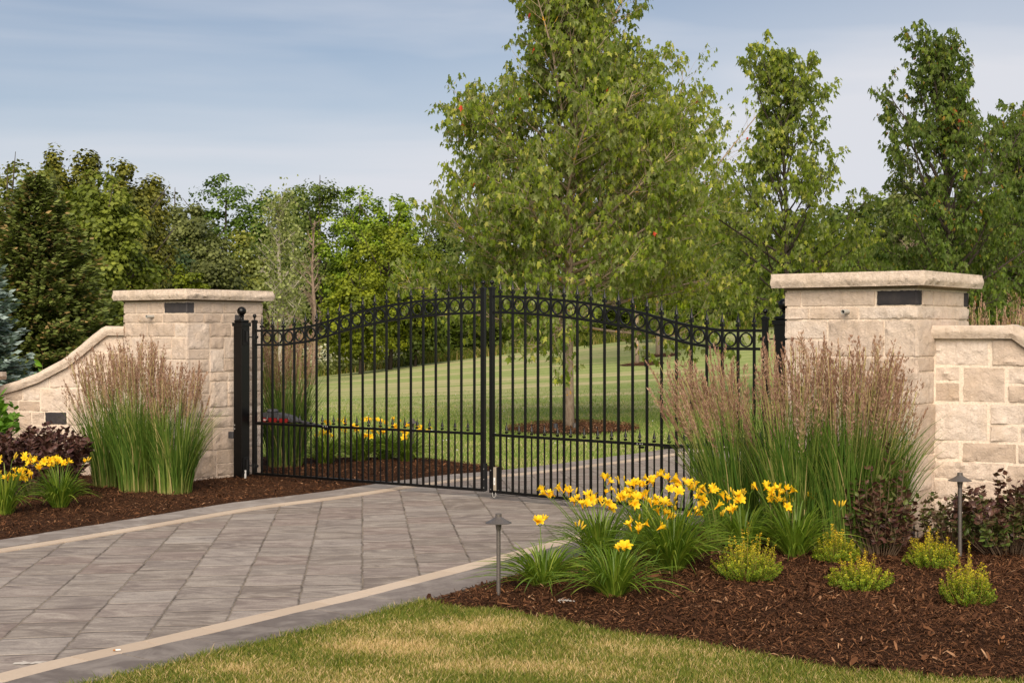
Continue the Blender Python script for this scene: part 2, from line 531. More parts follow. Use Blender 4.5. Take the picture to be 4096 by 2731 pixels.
# lawn ground
def lawn_material():
    m, t, b, o = new_mat("lawn_turf")
    g = N(t, "ShaderNodeNewGeometry")
    n1 = N(t, "ShaderNodeTexNoise", Scale=0.35, Detail=5.0, Roughness=0.6)
    mpn = N(t, "ShaderNodeMapping", Scale=(0.22, 1.0, 1.0)); mpn.inputs['Rotation'].default_value = (0, 0, R_(6))
    t.links.new(g.outputs['Position'], mpn.inputs[0])
    t.links.new(mpn.outputs[0], n1.inputs['Vector'])
    n2 = N(t, "ShaderNodeTexNoise", Scale=14.0, Detail=6.0, Roughness=0.75)
    mp2 = N(t, "ShaderNodeMapping", Scale=(1.0, 0.45, 1.0)); t.links.new(g.outputs['Position'], mp2.inputs[0])
    t.links.new(mp2.outputs[0], n2.inputs['Vector'])
    wv = t.nodes.new("ShaderNodeTexWave"); wv.wave_type = 'BANDS'; wv.bands_direction = 'Y'
    wv.inputs['Scale'].default_value = 0.22; wv.inputs['Distortion'].default_value = 1.2; wv.inputs['Detail'].default_value = 2.0
    mp3 = N(t, "ShaderNodeMapping"); mp3.inputs['Rotation'].default_value = (0, 0, R_(-9)); t.links.new(g.outputs['Position'], mp3.inputs[0])
    t.links.new(mp3.outputs[0], wv.inputs['Vector'])
    sx = N(t, "ShaderNodeSeparateXYZ"); t.links.new(g.outputs['Position'], sx.inputs[0])
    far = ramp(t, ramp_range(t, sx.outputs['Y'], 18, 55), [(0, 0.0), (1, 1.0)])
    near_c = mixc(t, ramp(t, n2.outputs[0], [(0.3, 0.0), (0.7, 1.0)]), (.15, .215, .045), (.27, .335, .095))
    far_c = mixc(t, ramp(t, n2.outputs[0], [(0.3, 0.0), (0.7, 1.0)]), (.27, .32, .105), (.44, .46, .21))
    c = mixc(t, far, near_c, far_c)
    c = mixc(t, ramp(t, n1.outputs[0], [(0.47, 0.0), (0.62, 0.8)]), c, (.52, .44, .25))
    c = mixc(t, ramp(t, wv.outputs[0], [(0.35, 0.0), (0.65, 0.28)]), c, (.15, .24, .055))
    t.links.new(c, b.inputs['Base Color'])
    b.inputs['Roughness'].default_value = 0.95; b.inputs['Specular IOR Level'].default_value = 0.05
    bp = N(t, "ShaderNodeBump", Strength=0.7, Distance=0.04)
    t.links.new(n2.outputs[0], bp.inputs['Height']); t.links.new(bp.outputs[0], b.inputs['Normal'])
    return m


def ramp_range(t, src, a, b):
    r = t.nodes.new("ShaderNodeMapRange"); r.inputs['From Min'].default_value = a; r.inputs['From Max'].default_value = b
    t.links.new(src, r.inputs['Value'])
    return r.outputs[0]


M['lawn'] = lawn_material()


def mulch_material():
    m, t, b, o = new_mat("mulch_soil")
    g = N(t, "ShaderNodeNewGeometry")
    n1 = N(t, "ShaderNodeTexNoise", Scale=28.0, Detail=8.0, Roughness=0.8, Distortion=1.5)
    n2 = N(t, "ShaderNodeTexNoise", Scale=1.6, Detail=4.0)
    vo = N(t, "ShaderNodeTexVoronoi", Scale=55.0)
    for n in (n1, n2): t.links.new(g.outputs['Position'], n.inputs['Vector'])
    mpn = N(t, "ShaderNodeMapping", Scale=(0.5, 1.6, 1)); t.links.new(g.outputs['Position'], mpn.inputs[0]); t.links.new(mpn.outputs[0], vo.inputs['Vector'])
    c = ramp(t, n1.outputs[0], [(0.3, (.014, .007, .004)), (0.55, (.060, .027, .013)), (0.72, (.15, .070, .032))])
    c = mixc(t, ramp(t, n2.outputs[0], [(0.4, 0.0), (0.75, 0.5)]), c, (.080, .036, .016))
    t.links.new(c, b.inputs['Base Color']); b.inputs['Roughness'].default_value = 0.95
    b.inputs['Specular IOR Level'].default_value = 0.1
    bp = N(t, "ShaderNodeBump", Strength=1.0, Distance=0.02)
    t.links.new(n1.outputs[0], bp.inputs['Height'])
    bp2 = N(t, "ShaderNodeBump", Strength=0.8, Distance=0.01)
    t.links.new(vo.outputs['Distance'], bp2.inputs['Height']); t.links.new(bp.outputs[0], bp2.inputs['Normal'])
    t.links.new(bp2.outputs[0], b.inputs['Normal'])
    return m


M['mulch'] = mulch_material()

SLAB_DIR = -0.105       # dx/dy of the long joints


def slab_material():
    m, t, b, o = new_mat("slab_paving")
    g = N(t, "ShaderNodeNewGeometry")
    warp = N(t, "ShaderNodeTexNoise", Scale=7.0, Detail=4.0, Roughness=0.65)
    t.links.new(g.outputs['Position'], warp.inputs['Vector'])
    wsub = N(t, "ShaderNodeVectorMath", _operation='SUBTRACT'); wsub.inputs[1].default_value = (.5, .5, .5)
    t.links.new(warp.outputs['Color'], wsub.inputs[0])
    wsc = N(t, "ShaderNodeVectorMath", _operation='SCALE'); wsc.inputs['Scale'].default_value = 0.034
    t.links.new(wsub.outputs[0], wsc.inputs[0])
    wadd = N(t, "ShaderNodeVectorMath", _operation='ADD')
    t.links.new(g.outputs['Position'], wadd.inputs[0]); t.links.new(wsc.outputs[0], wadd.inputs[1])
    s = N(t, "ShaderNodeSeparateXYZ"); t.links.new(wadd.outputs[0], s.inputs[0])

    def mth(op, a, bb=None, cc=None):
        n = t.nodes.new("ShaderNodeMath"); n.operation = op
        for i, v in enumerate((a, bb, cc)):
            if v is None: continue
            if isinstance(v, (int, float)): n.inputs[i].default_value = v
            else: t.links.new(v, n.inputs[i])
        return n.outputs[0]
    u = mth('MULTIPLY_ADD', s.outputs['Y'], -SLAB_DIR, s.outputs['X'])
    v = mth('MULTIPLY_ADD', s.outputs['X'], -0.14, s.outputs['Y'])
    cu = mth('DIVIDE', u, 0.375)
    ci = mth('FLOOR', cu); fu = mth('FRACT', cu)
    wn = t.nodes.new("ShaderNodeTexWhiteNoise"); wn.noise_dimensions = '1D'; t.links.new(ci, wn.inputs['W'])
    cv = mth('ADD', mth('DIVIDE', v, 0.40), wn.outputs['Value'])
    ri = mth('FLOOR', cv); fv = mth('FRACT', cv)
    eu = mth('MULTIPLY', mth('MINIMUM', fu, mth('SUBTRACT', 1.0, fu)), 0.375)
    ev = mth('MULTIPLY', mth('MINIMUM', fv, mth('SUBTRACT', 1.0, fv)), 0.40)
    ev = mth('MULTIPLY', ev, .75)
    d = mth('MINIMUM', eu, ev)
    cb = N(t, "ShaderNodeCombineXYZ"); t.links.new(ci, cb.inputs[0]); t.links.new(ri, cb.inputs[1])
    w2 = t.nodes.new("ShaderNodeTexWhiteNoise"); w2.noise_dimensions = '2D'; t.links.new(cb.outputs[0], w2.inputs['Vector'])
    base = ramp(t, w2.outputs['Value'], [(0, (.185, .150, .125)), (.3, (.27, .232, .200)), (.55, (.215, .180, .158)), (.75, (.235, .182, .155)), (1, (.31, .275, .245))])
    # broken streaks across the slab, offset per slab
    of = N(t, "ShaderNodeVectorMath", _operation='SCALE'); of.inputs['Scale'].default_value = 7.0; t.links.new(w2.outputs['Color'], of.inputs[0])
    mpn = N(t, "ShaderNodeMapping", Scale=(1.0, 2.1, 1)); t.links.new(g.outputs['Position'], mpn.inputs[0])
    ad = N(t, "ShaderNodeVectorMath", _operation='ADD'); t.links.new(mpn.outputs[0], ad.inputs[0]); t.links.new(of.outputs[0], ad.inputs[1])
    n1 = N(t, "ShaderNodeTexNoise", Scale=3.0, Detail=9.0, Roughness=0.66, Distortion=1.3)
    t.links.new(ad.outputs[0], n1.inputs['Vector'])
    n2 = N(t, "ShaderNodeTexNoise", Scale=60.0, Detail=5.0, Roughness=0.7); t.links.new(g.outputs['Position'], n2.inputs['Vector'])
    c = mixc(t, ramp(t, n1.outputs[0], [(.46, 0.0), (.70, 0.65)]), base, (.50, .44, .375))
    c = mixc(t, ramp(t, n1.outputs[0], [(.30, 0.65), (.46, 0.0)]), c, (.12, .095, .085))
    c = mixc(t, ramp(t, n2.outputs[0], [(.35, 0.35), (.55, 0.0)]), c, (.13, .11, .10))
    jt = N(t, "ShaderNodeTexNoise", Scale=3.0, Detail=3.0); t.links.new(g.outputs['Position'], jt.inputs['Vector'])
    jc = ramp(t, jt.outputs[0], [(.35, (.085, .070, .055)), (.58, (.26, .21, .155))])
    jf = ramp(t, mth('ADD', d, mth('MULTIPLY', mth('SUBTRACT', jt.outputs[0], 0.5), 0.006)), [(.0022, 1.0), (.0060, 0.0)])
    c = mixc(t, jf, c, jc)
    t.links.new(c, b.inputs['Base Color'])
    b.inputs['Roughness'].default_value = 0.72; b.inputs['Specular IOR Level'].default_value = 0.3
    bp = N(t, "ShaderNodeBump", Strength=0.8, Distance=0.012)
    hgt = mth('ADD', mth('MULTIPLY', n1.outputs[0], 0.8), ramp(t, d, [(.0, 0.0), (.012, 1.0)]))
    t.links.new(hgt, bp.inputs['Height']); t.links.new(bp.outputs[0], b.inputs['Normal'])
    return m


M['slab'] = slab_material()


def paver_mat(name, stops, fine, bump=0.4, streak=None):
    m, t, b, o = new_mat(name)
    g = N(t, "ShaderNodeNewGeometry")
    at = t.nodes.new("ShaderNodeAttribute"); at.attribute_name = "tint"
    c = ramp(t, at.outputs['Fac'], stops)
    n2 = N(t, "ShaderNodeTexNoise", Scale=50.0, Detail=6.0, Roughness=0.75); t.links.new(g.outputs['Position'], n2.inputs['Vector'])
    n3 = N(t, "ShaderNodeTexNoise", Scale=4.0, Detail=6.0, Roughness=0.6, Distortion=0.8); t.links.new(g.outputs['Position'], n3.inputs['Vector'])
    c = mixc(t, ramp(t, n2.outputs[0], [(.3, 0.4), (.6, 0.0)]), c, fine)
    if streak: c = mixc(t, ramp(t, n3.outputs[0], [(.45, 0.0), (.7, 0.7)]), c, streak)
    t.links.new(c, b.inputs['Base Color']); b.inputs['Roughness'].default_value = 0.8; b.inputs['Specular IOR Level'].default_value = 0.25
    bp = N(t, "ShaderNodeBump", Strength=bump, Distance=0.006)
    t.links.new(n3.outputs[0], bp.inputs['Height']); t.links.new(bp.outputs[0], b.inputs['Normal'])
    return m


M['beige'] = paver_mat("beige_paver", [(0, (.47, .375, .285)), (1, (.56, .46, .36))], (.40, .31, .23))
M['border'] = paver_mat("grey_paver", [(0, (.20, .170, .150)), (1, (.30, .265, .24))], (.14, .12, .105), 0.8, (.42, .38, .345))

M['border_dark'] = paver_mat("dark_grey_paver", [(0, (.125, .105, .095)), (1, (.215, .185, .168))], (.09, .078, .070), 0.8, (.32, .285, .255))

# ------------------------------------------------------------------ terrain
F_SRC = 5700.0


def G(px, py, z=0.0):
    """ground point under a pixel of the photograph"""
    Y = (CAMZ - z) * F_SRC / (py - 1322.0)
    return ((px - 2048.0) / F_SRC * Y, Y)


def PX(px, Y):
    return (px - 2048.0) / F_SRC * Y


def PZ(py, Y):
    return CAMZ + (1322.0 - py) / F_SRC * Y


def terrain(X, Y):
    X = np.asarray(X, float); Y = np.asarray(Y, float)
    s = np.clip((Y - 17.5) / 42.0, 0, 1.0)
    s2 = s + np.clip(Y - 59.5, 0, 60) * 0.004
    Xc = np.clip(X, -14, 16)
    a = 0.62 + 0.108 * Xc
    z = s2 * a + 0.06 * s * np.sin(X * 0.21 + 1.0) * np.sin(Y * 0.13)
    return z


def tz(X, Y): return float(terrain(X, Y))


gx = np.unique(np.concatenate([np.linspace(-600, -40, 15), np.linspace(-40, 40, 81), np.linspace(40, 600, 15)]))
gy = np.unique(np.concatenate([np.linspace(-60, 16, 20), np.linspace(16, 110, 95), np.linspace(110, 1500, 14)]))
XX, YY = np.meshgrid(gx, gy)
ZZ = terrain(XX, YY) - 0.012
nx, ny = len(gx), len(gy)
V = np.stack([XX, YY, ZZ], -1).reshape(-1, 3)
ii = (np.arange(ny - 1)[:, None] * nx + np.arange(nx - 1)[None, :]).ravel()
idx = np.stack([ii, ii + 1, ii + 1 + nx, ii + nx], 1)
o = link("lawn_ground", raw_mesh("lawn_ground", V, idx, np.full(len(idx), 4), [M['lawn']], True))
tag(o, "green lawn with straw coloured patches rising gently beyond the black gate", None, None, "structure")

# ------------------------------------------------------------------ driveway
far_edge = [(-7.2, 5.5), (-6.2, 7.2), (-5.3, 8.6), (-4.6, 9.8), (-3.90, 10.86), (-3.33, 11.86), (-2.65, 13.1), (-1.95, 14.0), (-1.41, 14.85), (-1.05, 15.35), (-.73, 15.75),
            (-.16, 16.25), (.28, 16.75), (.84, 17.45), (1.46, 18.2), (2.3, 19.1), (3.6, 20.3), (5.5, 21.6), (8, 23.0), (11, 24.4)]
near_edge = [(-4.3, 3.6), (-3.2, 5.0), (-2.25, 5.9), (-1.83, 6.55), (-1.46, 7.05), (-1.0, 7.72), (-.53, 8.40), (.01, 9.28), (.5, 10.1), (1.0, 10.95), (1.5, 11.7), (2.1, 12.5), (2.9, 13.5), (4.0, 14.8), (5.5, 16.2),
             (8, 18.0), (11, 19.6)]


def resample(poly, step=0.1):
    P = np.array(poly, float)
    # Catmull-Rom
    Q = np.vstack([2 * P[0] - P[1], P, 2 * P[-1] - P[-2]])
    res = []
    for i in range(1, len(Q) - 2):
        p0, p1, p2, p3 = Q[i - 1:i + 3]
        for t_ in np.linspace(0, 1, 24, endpoint=False):
            res.append(0.5 * ((2 * p1) + (-p0 + p2) * t_ + (2 * p0 - 5 * p1 + 4 * p2 - p3) * t_ ** 2 + (-p0 + 3 * p1 - 3 * p2 + p3) * t_ ** 3))
    res.append(P[-1]); res = np.array(res)
    L_ = np.r_[0, np.cumsum(np.linalg.norm(np.diff(res, axis=0), axis=1))]
    s_ = np.arange(0, L_[-1], step)
    return np.stack([np.interp(s_, L_, res[:, 0]), np.interp(s_, L_, res[:, 1])], 1)


def offset(C, d):
    T = np.gradient(C, axis=0); T = norm(T)
    Nn = np.stack([T[:, 1], -T[:, 0]], 1)     # to the right of travel
    return C + Nn * d


FE = resample(far_edge); NE = resample(near_edge)
FE1 = offset(FE, 0.36); FE2 = offset(FE, 0.50)
NE1 = offset(NE, -0.36); NE2 = offset(NE, -0.52)


def point_in_poly(X, Y, poly):
    X = np.asarray(X); Y = np.asarray(Y); inside = np.zeros(X.shape, bool)
    px, py = np.asarray(poly)[:, 0], np.asarray(poly)[:, 1]; j = len(px) - 1
    for i in range(len(px)):
        c = ((py[i] > Y) != (py[j] > Y)) & (X < (px[j] - px[i]) * (Y - py[i]) / (py[j] - py[i] + 1e-12) + px[i])
        inside ^= c; j = i
    return inside


def sheet(name, A, B, m, zoff, mat, label):
    """ruled sheet between two polylines, following the terrain"""
    sA = np.linspace(0, 1, 160)

    def rs(P):
        L_ = np.r_[0, np.cumsum(np.linalg.norm(np.diff(P, axis=0), axis=1))]; L_ /= L_[-1]
        return np.stack([np.interp(sA, L_, P[:, 0]), np.interp(sA, L_, P[:, 1])], 1)
    a, b = rs(A), rs(B)
    k = np.linspace(0, 1, m)
    Pg = a[:, None, :] * (1 - k)[None, :, None] + b[:, None, :] * k[None, :, None]
    Zg = terrain(Pg[..., 0], Pg[..., 1]) + zoff
    V = np.concatenate([Pg, Zg[..., None]], -1).reshape(-1, 3)
    ii = (np.arange(159)[:, None] * m + np.arange(m - 1)[None, :]).ravel()
    idx = np.stack([ii, ii + 1, ii + 1 + m, ii + m], 1)
    o = link(name, raw_mesh(name, V, idx, np.full(len(idx), 4), [mat], True))
    return tag(o, label, None, None, "structure")


sheet("driveway_paving", FE, NE, 26, 0.002, M['slab'], "grey brown slab driveway with long rough joints")


def paver_row(name, A, B, length, mat, z0, z1, label, gap=0.007, wob=0.0, seed=1):
    r = np.random.default_rng(seed); mb = MB(); n = len(A); step = 0.1
    k = 0; total = (n - 1)
    per = length / step
    s_ = 0.0
    while s_ + per < total:
        ln = per * (1 + r.uniform(-.06, .06))
        a0, a1 = s_, min(s_ + ln, total)
        m = 4
        ks = np.linspace(a0 + gap / step / 2, a1 - gap / step / 2, m)

        def at(P, q): return np.stack([np.interp(q, np.arange(n), P[:, 0]), np.interp(q, np.arange(n), P[:, 1])], 1)
        pa, pb = at(A, ks), at(B, ks)
        dv = norm(pb - pa) * gap / 2
        pa = pa + dv; pb = pb - dv
        pa = pa + r.normal(0, wob, pa.shape); pb = pb + r.normal(0, wob * .4, pb.shape)
        zt = [tz(x, y) for x, y in pa]
        top = [(x, y, z + z1) for (x, y), z in zip(pa, zt)] + [(x, y, z + z1) for (x, y), z in zip(pb, zt)]
        bot = [(x, y, z + z0) for (x, y), z in zip(pa, zt)] + [(x, y, z + z0) for (x, y), z in zip(pb, zt)]
        Vv = top + bot; Fc = []
        for i in range(m - 1):
            Fc.append((i, m + i, m + i + 1, i + 1))
            Fc.append((2 * m + i, i, i + 1, 2 * m + i + 1))
            Fc.append((3 * m + i + 1, m + i + 1, m + i, 3 * m + i))
        Fc.append((0, 2 * m, 3 * m, m)); Fc.append((m - 1, 2 * m - 1, 4 * m - 1, 3 * m - 1))
        mb.add(Vv, Fc, float(r.uniform(0, 1)))
        s_ = a1
    o = mb.build(name, mat)
    return tag(o, label, None, None, "structure")


paver_row("driveway_border_far", FE, FE1, 0.62, M['border'], -.01, 0.012, "grey textured paver border along the far mulch bed", wob=0.006, seed=2)
paver_row("driveway_band_far", FE1, FE2, 0.44, M['beige'], -.01, 0.010, "narrow beige paver band inside the far grey border", seed=3)
paver_row("driveway_border_near", NE1, NE, 0.46, M['border_dark'], -.01, 0.012, "dark grey paver border along the front lawn", wob=0.005, seed=4)
paver_row("driveway_band_near", NE2, NE1, 0.44, M['beige'], -.01, 0.010, "smooth beige paver band along the near driveway edge", seed=5)

# ------------------------------------------------------------------ mulch beds
bed_r_front = [G(1687, 2412), G(1850, 2437), G(2000, 2450), G(2223, 2494), G(2401, 2534), G(2579, 2556), G(2757, 2583), G(2962, 2617), G(3114, 2645), G(3337, 2682), G(3515, 2703), G(3700, 2712), G(3900, 2722), G(4096, 2735), (3.4, 6.4), (4.6, 6.2)]
BR = resample(bed_r_front, 0.08)
ne_sel = NE[(NE[:, 1] > 8.36) & (NE[:, 1] < 13.2)]
BED_R = np.vstack([BR, [(6.0, 7.0), (6.0, 12.5), (3.4, 13.4)], ne_sel[::-1]])
fe_sel = FE[(FE[:, 1] > 6.5) & (FE[:, 1] < 16.45)]
BED_L = np.vstack([fe_sel, [(-.15, 16.75), (-.42, 17.05), (-.8, 17.55), (-1.25, 17.9), (-1.9, 17.95), (-2.6, 17.9), (-3.6, 18.1), (-6.0, 18.0), (-9.5, 16.0), (-9.5, 6.5)]])


def dist_to_poly(X, Y, poly):
    d = np.full(np.shape(X), 1e9); P = np.asarray(poly)
    for i in range(0, len(P)):
        a = P[i]; b = P[(i + 1) % len(P)]; ab = b - a; L2 = (ab ** 2).sum() + 1e-12
        t_ = np.clip(((X - a[0]) * ab[0] + (Y - a[1]) * ab[1]) / L2, 0, 1)
        d = np.minimum(d, np.hypot(X - a[0] - t_ * ab[0], Y - a[1] - t_ * ab[1]))
    return d


def mulch_h(X, Y, poly, mound):
    d = dist_to_poly(X, Y, poly)
    e = sstep(0.0, 0.9, d)
    return terrain(X, Y) - 0.004 + 0.022 * sstep(0, .1, d) + mound * e + 0.014 * fbm(np.stack([X * 3, Y * 3, X * 0], -1), 3) * sstep(0, .25, d)


def mulch_sheet(name, poly, cell, mound, label):
    P = np.asarray(poly); x0, y0 = P.min(0); x1, y1 = P.max(0)
    xs = np.arange(x0 - cell, x1 + cell, cell); ys = np.arange(y0 - cell, y1 + cell, cell)
    X, Y = np.meshgrid(xs, ys); n = len(xs)
    inside = point_in_poly(X, Y, P)
    Z = mulch_h(X, Y, P, mound)
    Z = np.where(inside, Z, terrain(X, Y) - 0.02)
    cellin = (inside[:-1, :-1] | inside[1:, :-1] | inside[:-1, 1:] | inside[1:, 1:])
    jj, ii_ = np.nonzero(cellin); base = jj * n + ii_
    idx = np.stack([base, base + 1, base + 1 + n, base + n], 1)
    used = np.unique(idx); mp_ = np.full(X.size, -1); mp_[used] = np.arange(len(used))
    V = np.stack([X.ravel()[used], Y.ravel()[used], Z.ravel()[used]], 1)
    o = link(name, raw_mesh(name, V, mp_[idx], np.full(len(idx), 4), [M['mulch']], True))
    return tag(o, label, None, None, "structure")


mulch_sheet("mulch_bed", BED_R, 0.045, 0.055, "dark brown bark mulch bed in front of the right pillar")
mulch_sheet("mulch_bed", BED_L, 0.06, 0.0, "brown bark mulch bed below the left pillar and wall")


def MR(x, y): return float(mulch_h(np.array([x]), np.array([y]), BED_R, 0.055)[0])
def ML(x, y): return float(mulch_h(np.array([x]), np.array([y]), BED_L, 0.0)[0])


def scatter_in(poly, n, r, weight=None):
    P = np.asarray(poly); lo, hi = P.min(0), P.max(0); out_ = np.zeros((0, 2))
    while len(out_) < n:
        q = r.uniform(lo, hi, (n * 3, 2))
        q = q[point_in_poly(q[:, 0], q[:, 1], P)]
        if weight is not None: q = q[r.uniform(0, 1, len(q)) < weight(q)]
        out_ = np.vstack([out_, q])
    return out_[:n]


def chips(name, poly, mound, n, seed, label, weight=None, hfun=None, lift=0.0, ts=0.0):
    r = np.random.default_rng(seed)
    q = scatter_in(poly, n, r, weight)
    z = (mulch_h(q[:, 0], q[:, 1], np.asarray(poly), mound) if hfun is None else hfun(q[:, 0], q[:, 1])) + 0.003 + lift
    L_ = r.gamma(2.0, 0.0075, n) + 0.008; big = r.uniform(0, 1, n) < 0.012; L_[big] *= 1.5
    L_ = np.minimum(L_, 0.075)
    W = L_ * r.uniform(.10, .26, n); W[big] = L_[big] * .45
    a = r.uniform(0, 2 * np.pi, n); el = r.normal(0.12, .28, n)
    U = np.stack([np.cos(a) * np.cos(el), np.sin(a) * np.cos(el), np.sin(el)], 1)
    side = np.stack([-np.sin(a), np.cos(a), r.normal(0, .35, n)], 1)
    c = np.stack([q[:, 0], q[:, 1], z + np.abs(np.sin(el)) * L_ * .5 + r.uniform(0, .008, n)], 1)
    k = np.array([-.5, 0.0, .5])
    bend = r.normal(0, .08, n)
    paths = c[:, None, :] + U[:, None, :] * (L_[:, None] * k[None, :])[..., None]
    paths[:, 1, 2] += bend * L_ + .002
    tint = np.clip(r.beta(1.6, 2.6, n) + ts + (r.uniform(0, 1, n) < .02) * .5, 0, 1)
    o = strips(name, paths, side, W[:, None] * np.array([.6, 1, .5]), M['chip'], tint)
    return tag(o, label, None, None, "stuff")


def w_near(q):      # more chips where they show large
    return np.clip((8.0 / np.maximum(q[:, 1], 5)) ** 1.4, 0, 1) * (np.abs(q[:, 0]) < q[:, 1] * .375 + .15)


chips("mulch_chips", BED_R, 0.055, 110000, 11, "loose bark chips scattered over the right mulch bed", w_near)
chips("mulch_chips", BED_L, 0.0, 60000, 12, "loose bark chips scattered over the left mulch bed", lambda q: (np.abs(q[:, 0]) < q[:, 1] * .375 + .15).astype(float))

# mulch rings round the lawn trees
def ring_bed(cx, cy, rx, ry, label, n, seed):
    a = np.linspace(0, 2 * np.pi, 50, endpoint=False)
    rr = 1 + 0.06 * np.sin(a * 3 + seed) + .04 * np.sin(a * 7)
    poly = np.stack([cx + rx * rr * np.cos(a), cy + ry * rr * np.sin(a)], 1)
    def hf(x, y): return terrain(x, y) + 0.03 * np.clip(1.3 - np.hypot((x - cx) / rx, (y - cy) / ry), 0, 1) + .004
    V = [(cx, cy, float(hf(cx, cy)) + .0)]; F = []
    for k, s_ in enumerate((.35, .7, 1.0)):
        for (x, y) in poly:
            X_, Y_ = cx + (x - cx) * s_, cy + (y - cy) * s_
            V.append((X_, Y_, float(hf(X_, Y_)) - (0.02 if s_ == 1.0 else 0)))
    m = 50
    for i in range(m):
        j = (i + 1) % m
        F.append((0, 1 + i, 1 + j))
        for k in range(2): F.append((1 + k * m + i, 1 + (k + 1) * m + i, 1 + (k + 1) * m + j, 1 + k * m + j))
    mb = MB().add(V, F)
    o = mb.build("mulch_ring", M['mulch'], smooth=True)
    tag(o, label, None, None, "structure")
    if n:
        chips("mulch_chips", poly, 0, n, seed, "bark chips " + label[8:], None, lambda x, y: hf(x, y) + .01, 0.0, .30)

# ------------------------------------------------------------------ masonry
def pack(W, rows, r, cw=0.05, skip=None):
    nc = int(round(W / cw)); cw = W / nc; nr = len(rows)
    occ = np.zeros((nr, nc), bool); res = []
    zb = np.r_[0, np.cumsum(rows)]
    for i in range(nr):
        c = 0
        while c < nc:
            if occ[i, c]: c += 1; continue
            run = 0
            while c + run < nc and not occ[i, c + run]: run += 1
            h = r.choice([1, 1, 2, 2, 3], p=[.34, .10, .34, .16, .06]) if i < nr - 2 else 1
            h = min(h, max(1, nr - 1 - i)) if i < nr - 1 else 1
            lo, hi = (4, 10) if h == 1 else ((4, 9) if h == 2 else (5, 8))
            wd = int(r.integers(lo, hi + 1))
            if run - wd < 3: wd = run
            if wd > 12: wd = wd // 2
            wd = min(wd, run)
            while h > 1 and occ[i:i + h, c:c + wd].any(): h -= 1
            occ[i:i + h, c:c + wd] = True
            res.append((c * cw, (c + wd) * cw, zb[i], zb[i + h]))
            c += wd
    return res


def stone_block(mb, org, U, Nn, u0, u1, z0, z1, depth, r, joint=0.013, cell=0.021, ztop=None, rough=0.013, tint=None, eu0=0, eu1=0):
    """rock-faced block: grid over the face with a sunk rim"""
    org = np.array(org, float); U = np.array(U, float); Nn = np.array(Nn, float)
    a0 = u0 + joint / 2 if not eu0 else u0 - eu0; a1 = u1 - joint / 2 if not eu1 else u1 + eu1
    b0 = z0 + joint / 2; b1 = z1 - joint / 2
    if a1 - a0 < .02 or b1 - b0 < .02: return
    m = max(3, int((a1 - a0) / cell) + 1); n = max(3, int((b1 - b0) / cell) + 1)
    uu = np.r_[a0, np.linspace(a0 + .004, a1 - .004, m), a1]; zz = np.r_[b0, np.linspace(b0 + .004, b1 - .004, n), b1]
    A, B = np.meshgrid(uu, zz)
    jit = r.normal(0, .0018, A.shape)
    A = A + jit; B = B + r.normal(0, .0018, B.shape)
    sd_ = r.uniform(0, 100)
    D = depth + rough * fbm(np.stack([A * 9 + sd_, B * 11, A * 0 + sd_], -1), 5, 3) + rough * .5 * noise(np.stack([A * 45, B * 45, A * 0 + sd_], -1), 9)
    for _ in range(r.integers(1, 4)):
        th = r.uniform(0, 2 * np.pi); cx, cz = r.uniform(a0, a1), r.uniform(b0, b1)
        q = (A - cx) * np.cos(th) + (B - cz) * np.sin(th) + .012 * noise(np.stack([A * 30, B * 30, A * 0 + sd_], -1), 3)
        D = D - r.uniform(.004, .016) * sstep(-.006, .008, q) * (1 - .7 * sstep(.0, .12, q))
    ed = np.minimum(np.minimum(A - a0, a1 - A), np.minimum(B - b0, b1 - B))
    D = D - .006 * (1 - sstep(0, .02, ed))
    rim = np.zeros(A.shape, bool); rim[0, :] = rim[-1, :] = True; rim[:, 0] = rim[:, -1] = True
    D = np.where(rim, -0.012, np.maximum(D, .002))
    if ztop is not None:
        B = np.minimum(B, ztop(A) - .001)
    P = org + A[..., None] * U + B[..., None] * np.array([0, 0, 1.0]) + D[..., None] * Nn
    ny_, nx_ = A.shape
    ii = (np.arange(ny_ - 1)[:, None] * nx_ + np.arange(nx_ - 1)[None, :]).ravel()
    flip = np.cross(U, [0, 0, 1.0]).dot(Nn) < 0
    F = np.stack([ii, ii + 1, ii + 1 + nx_, ii + nx_], 1)
    if flip: F = F[:, ::-1]
    mb.add(P.reshape(-1, 3).tolist(), F.tolist(), float(r.uniform(0, 1)) if tint is None else tint)


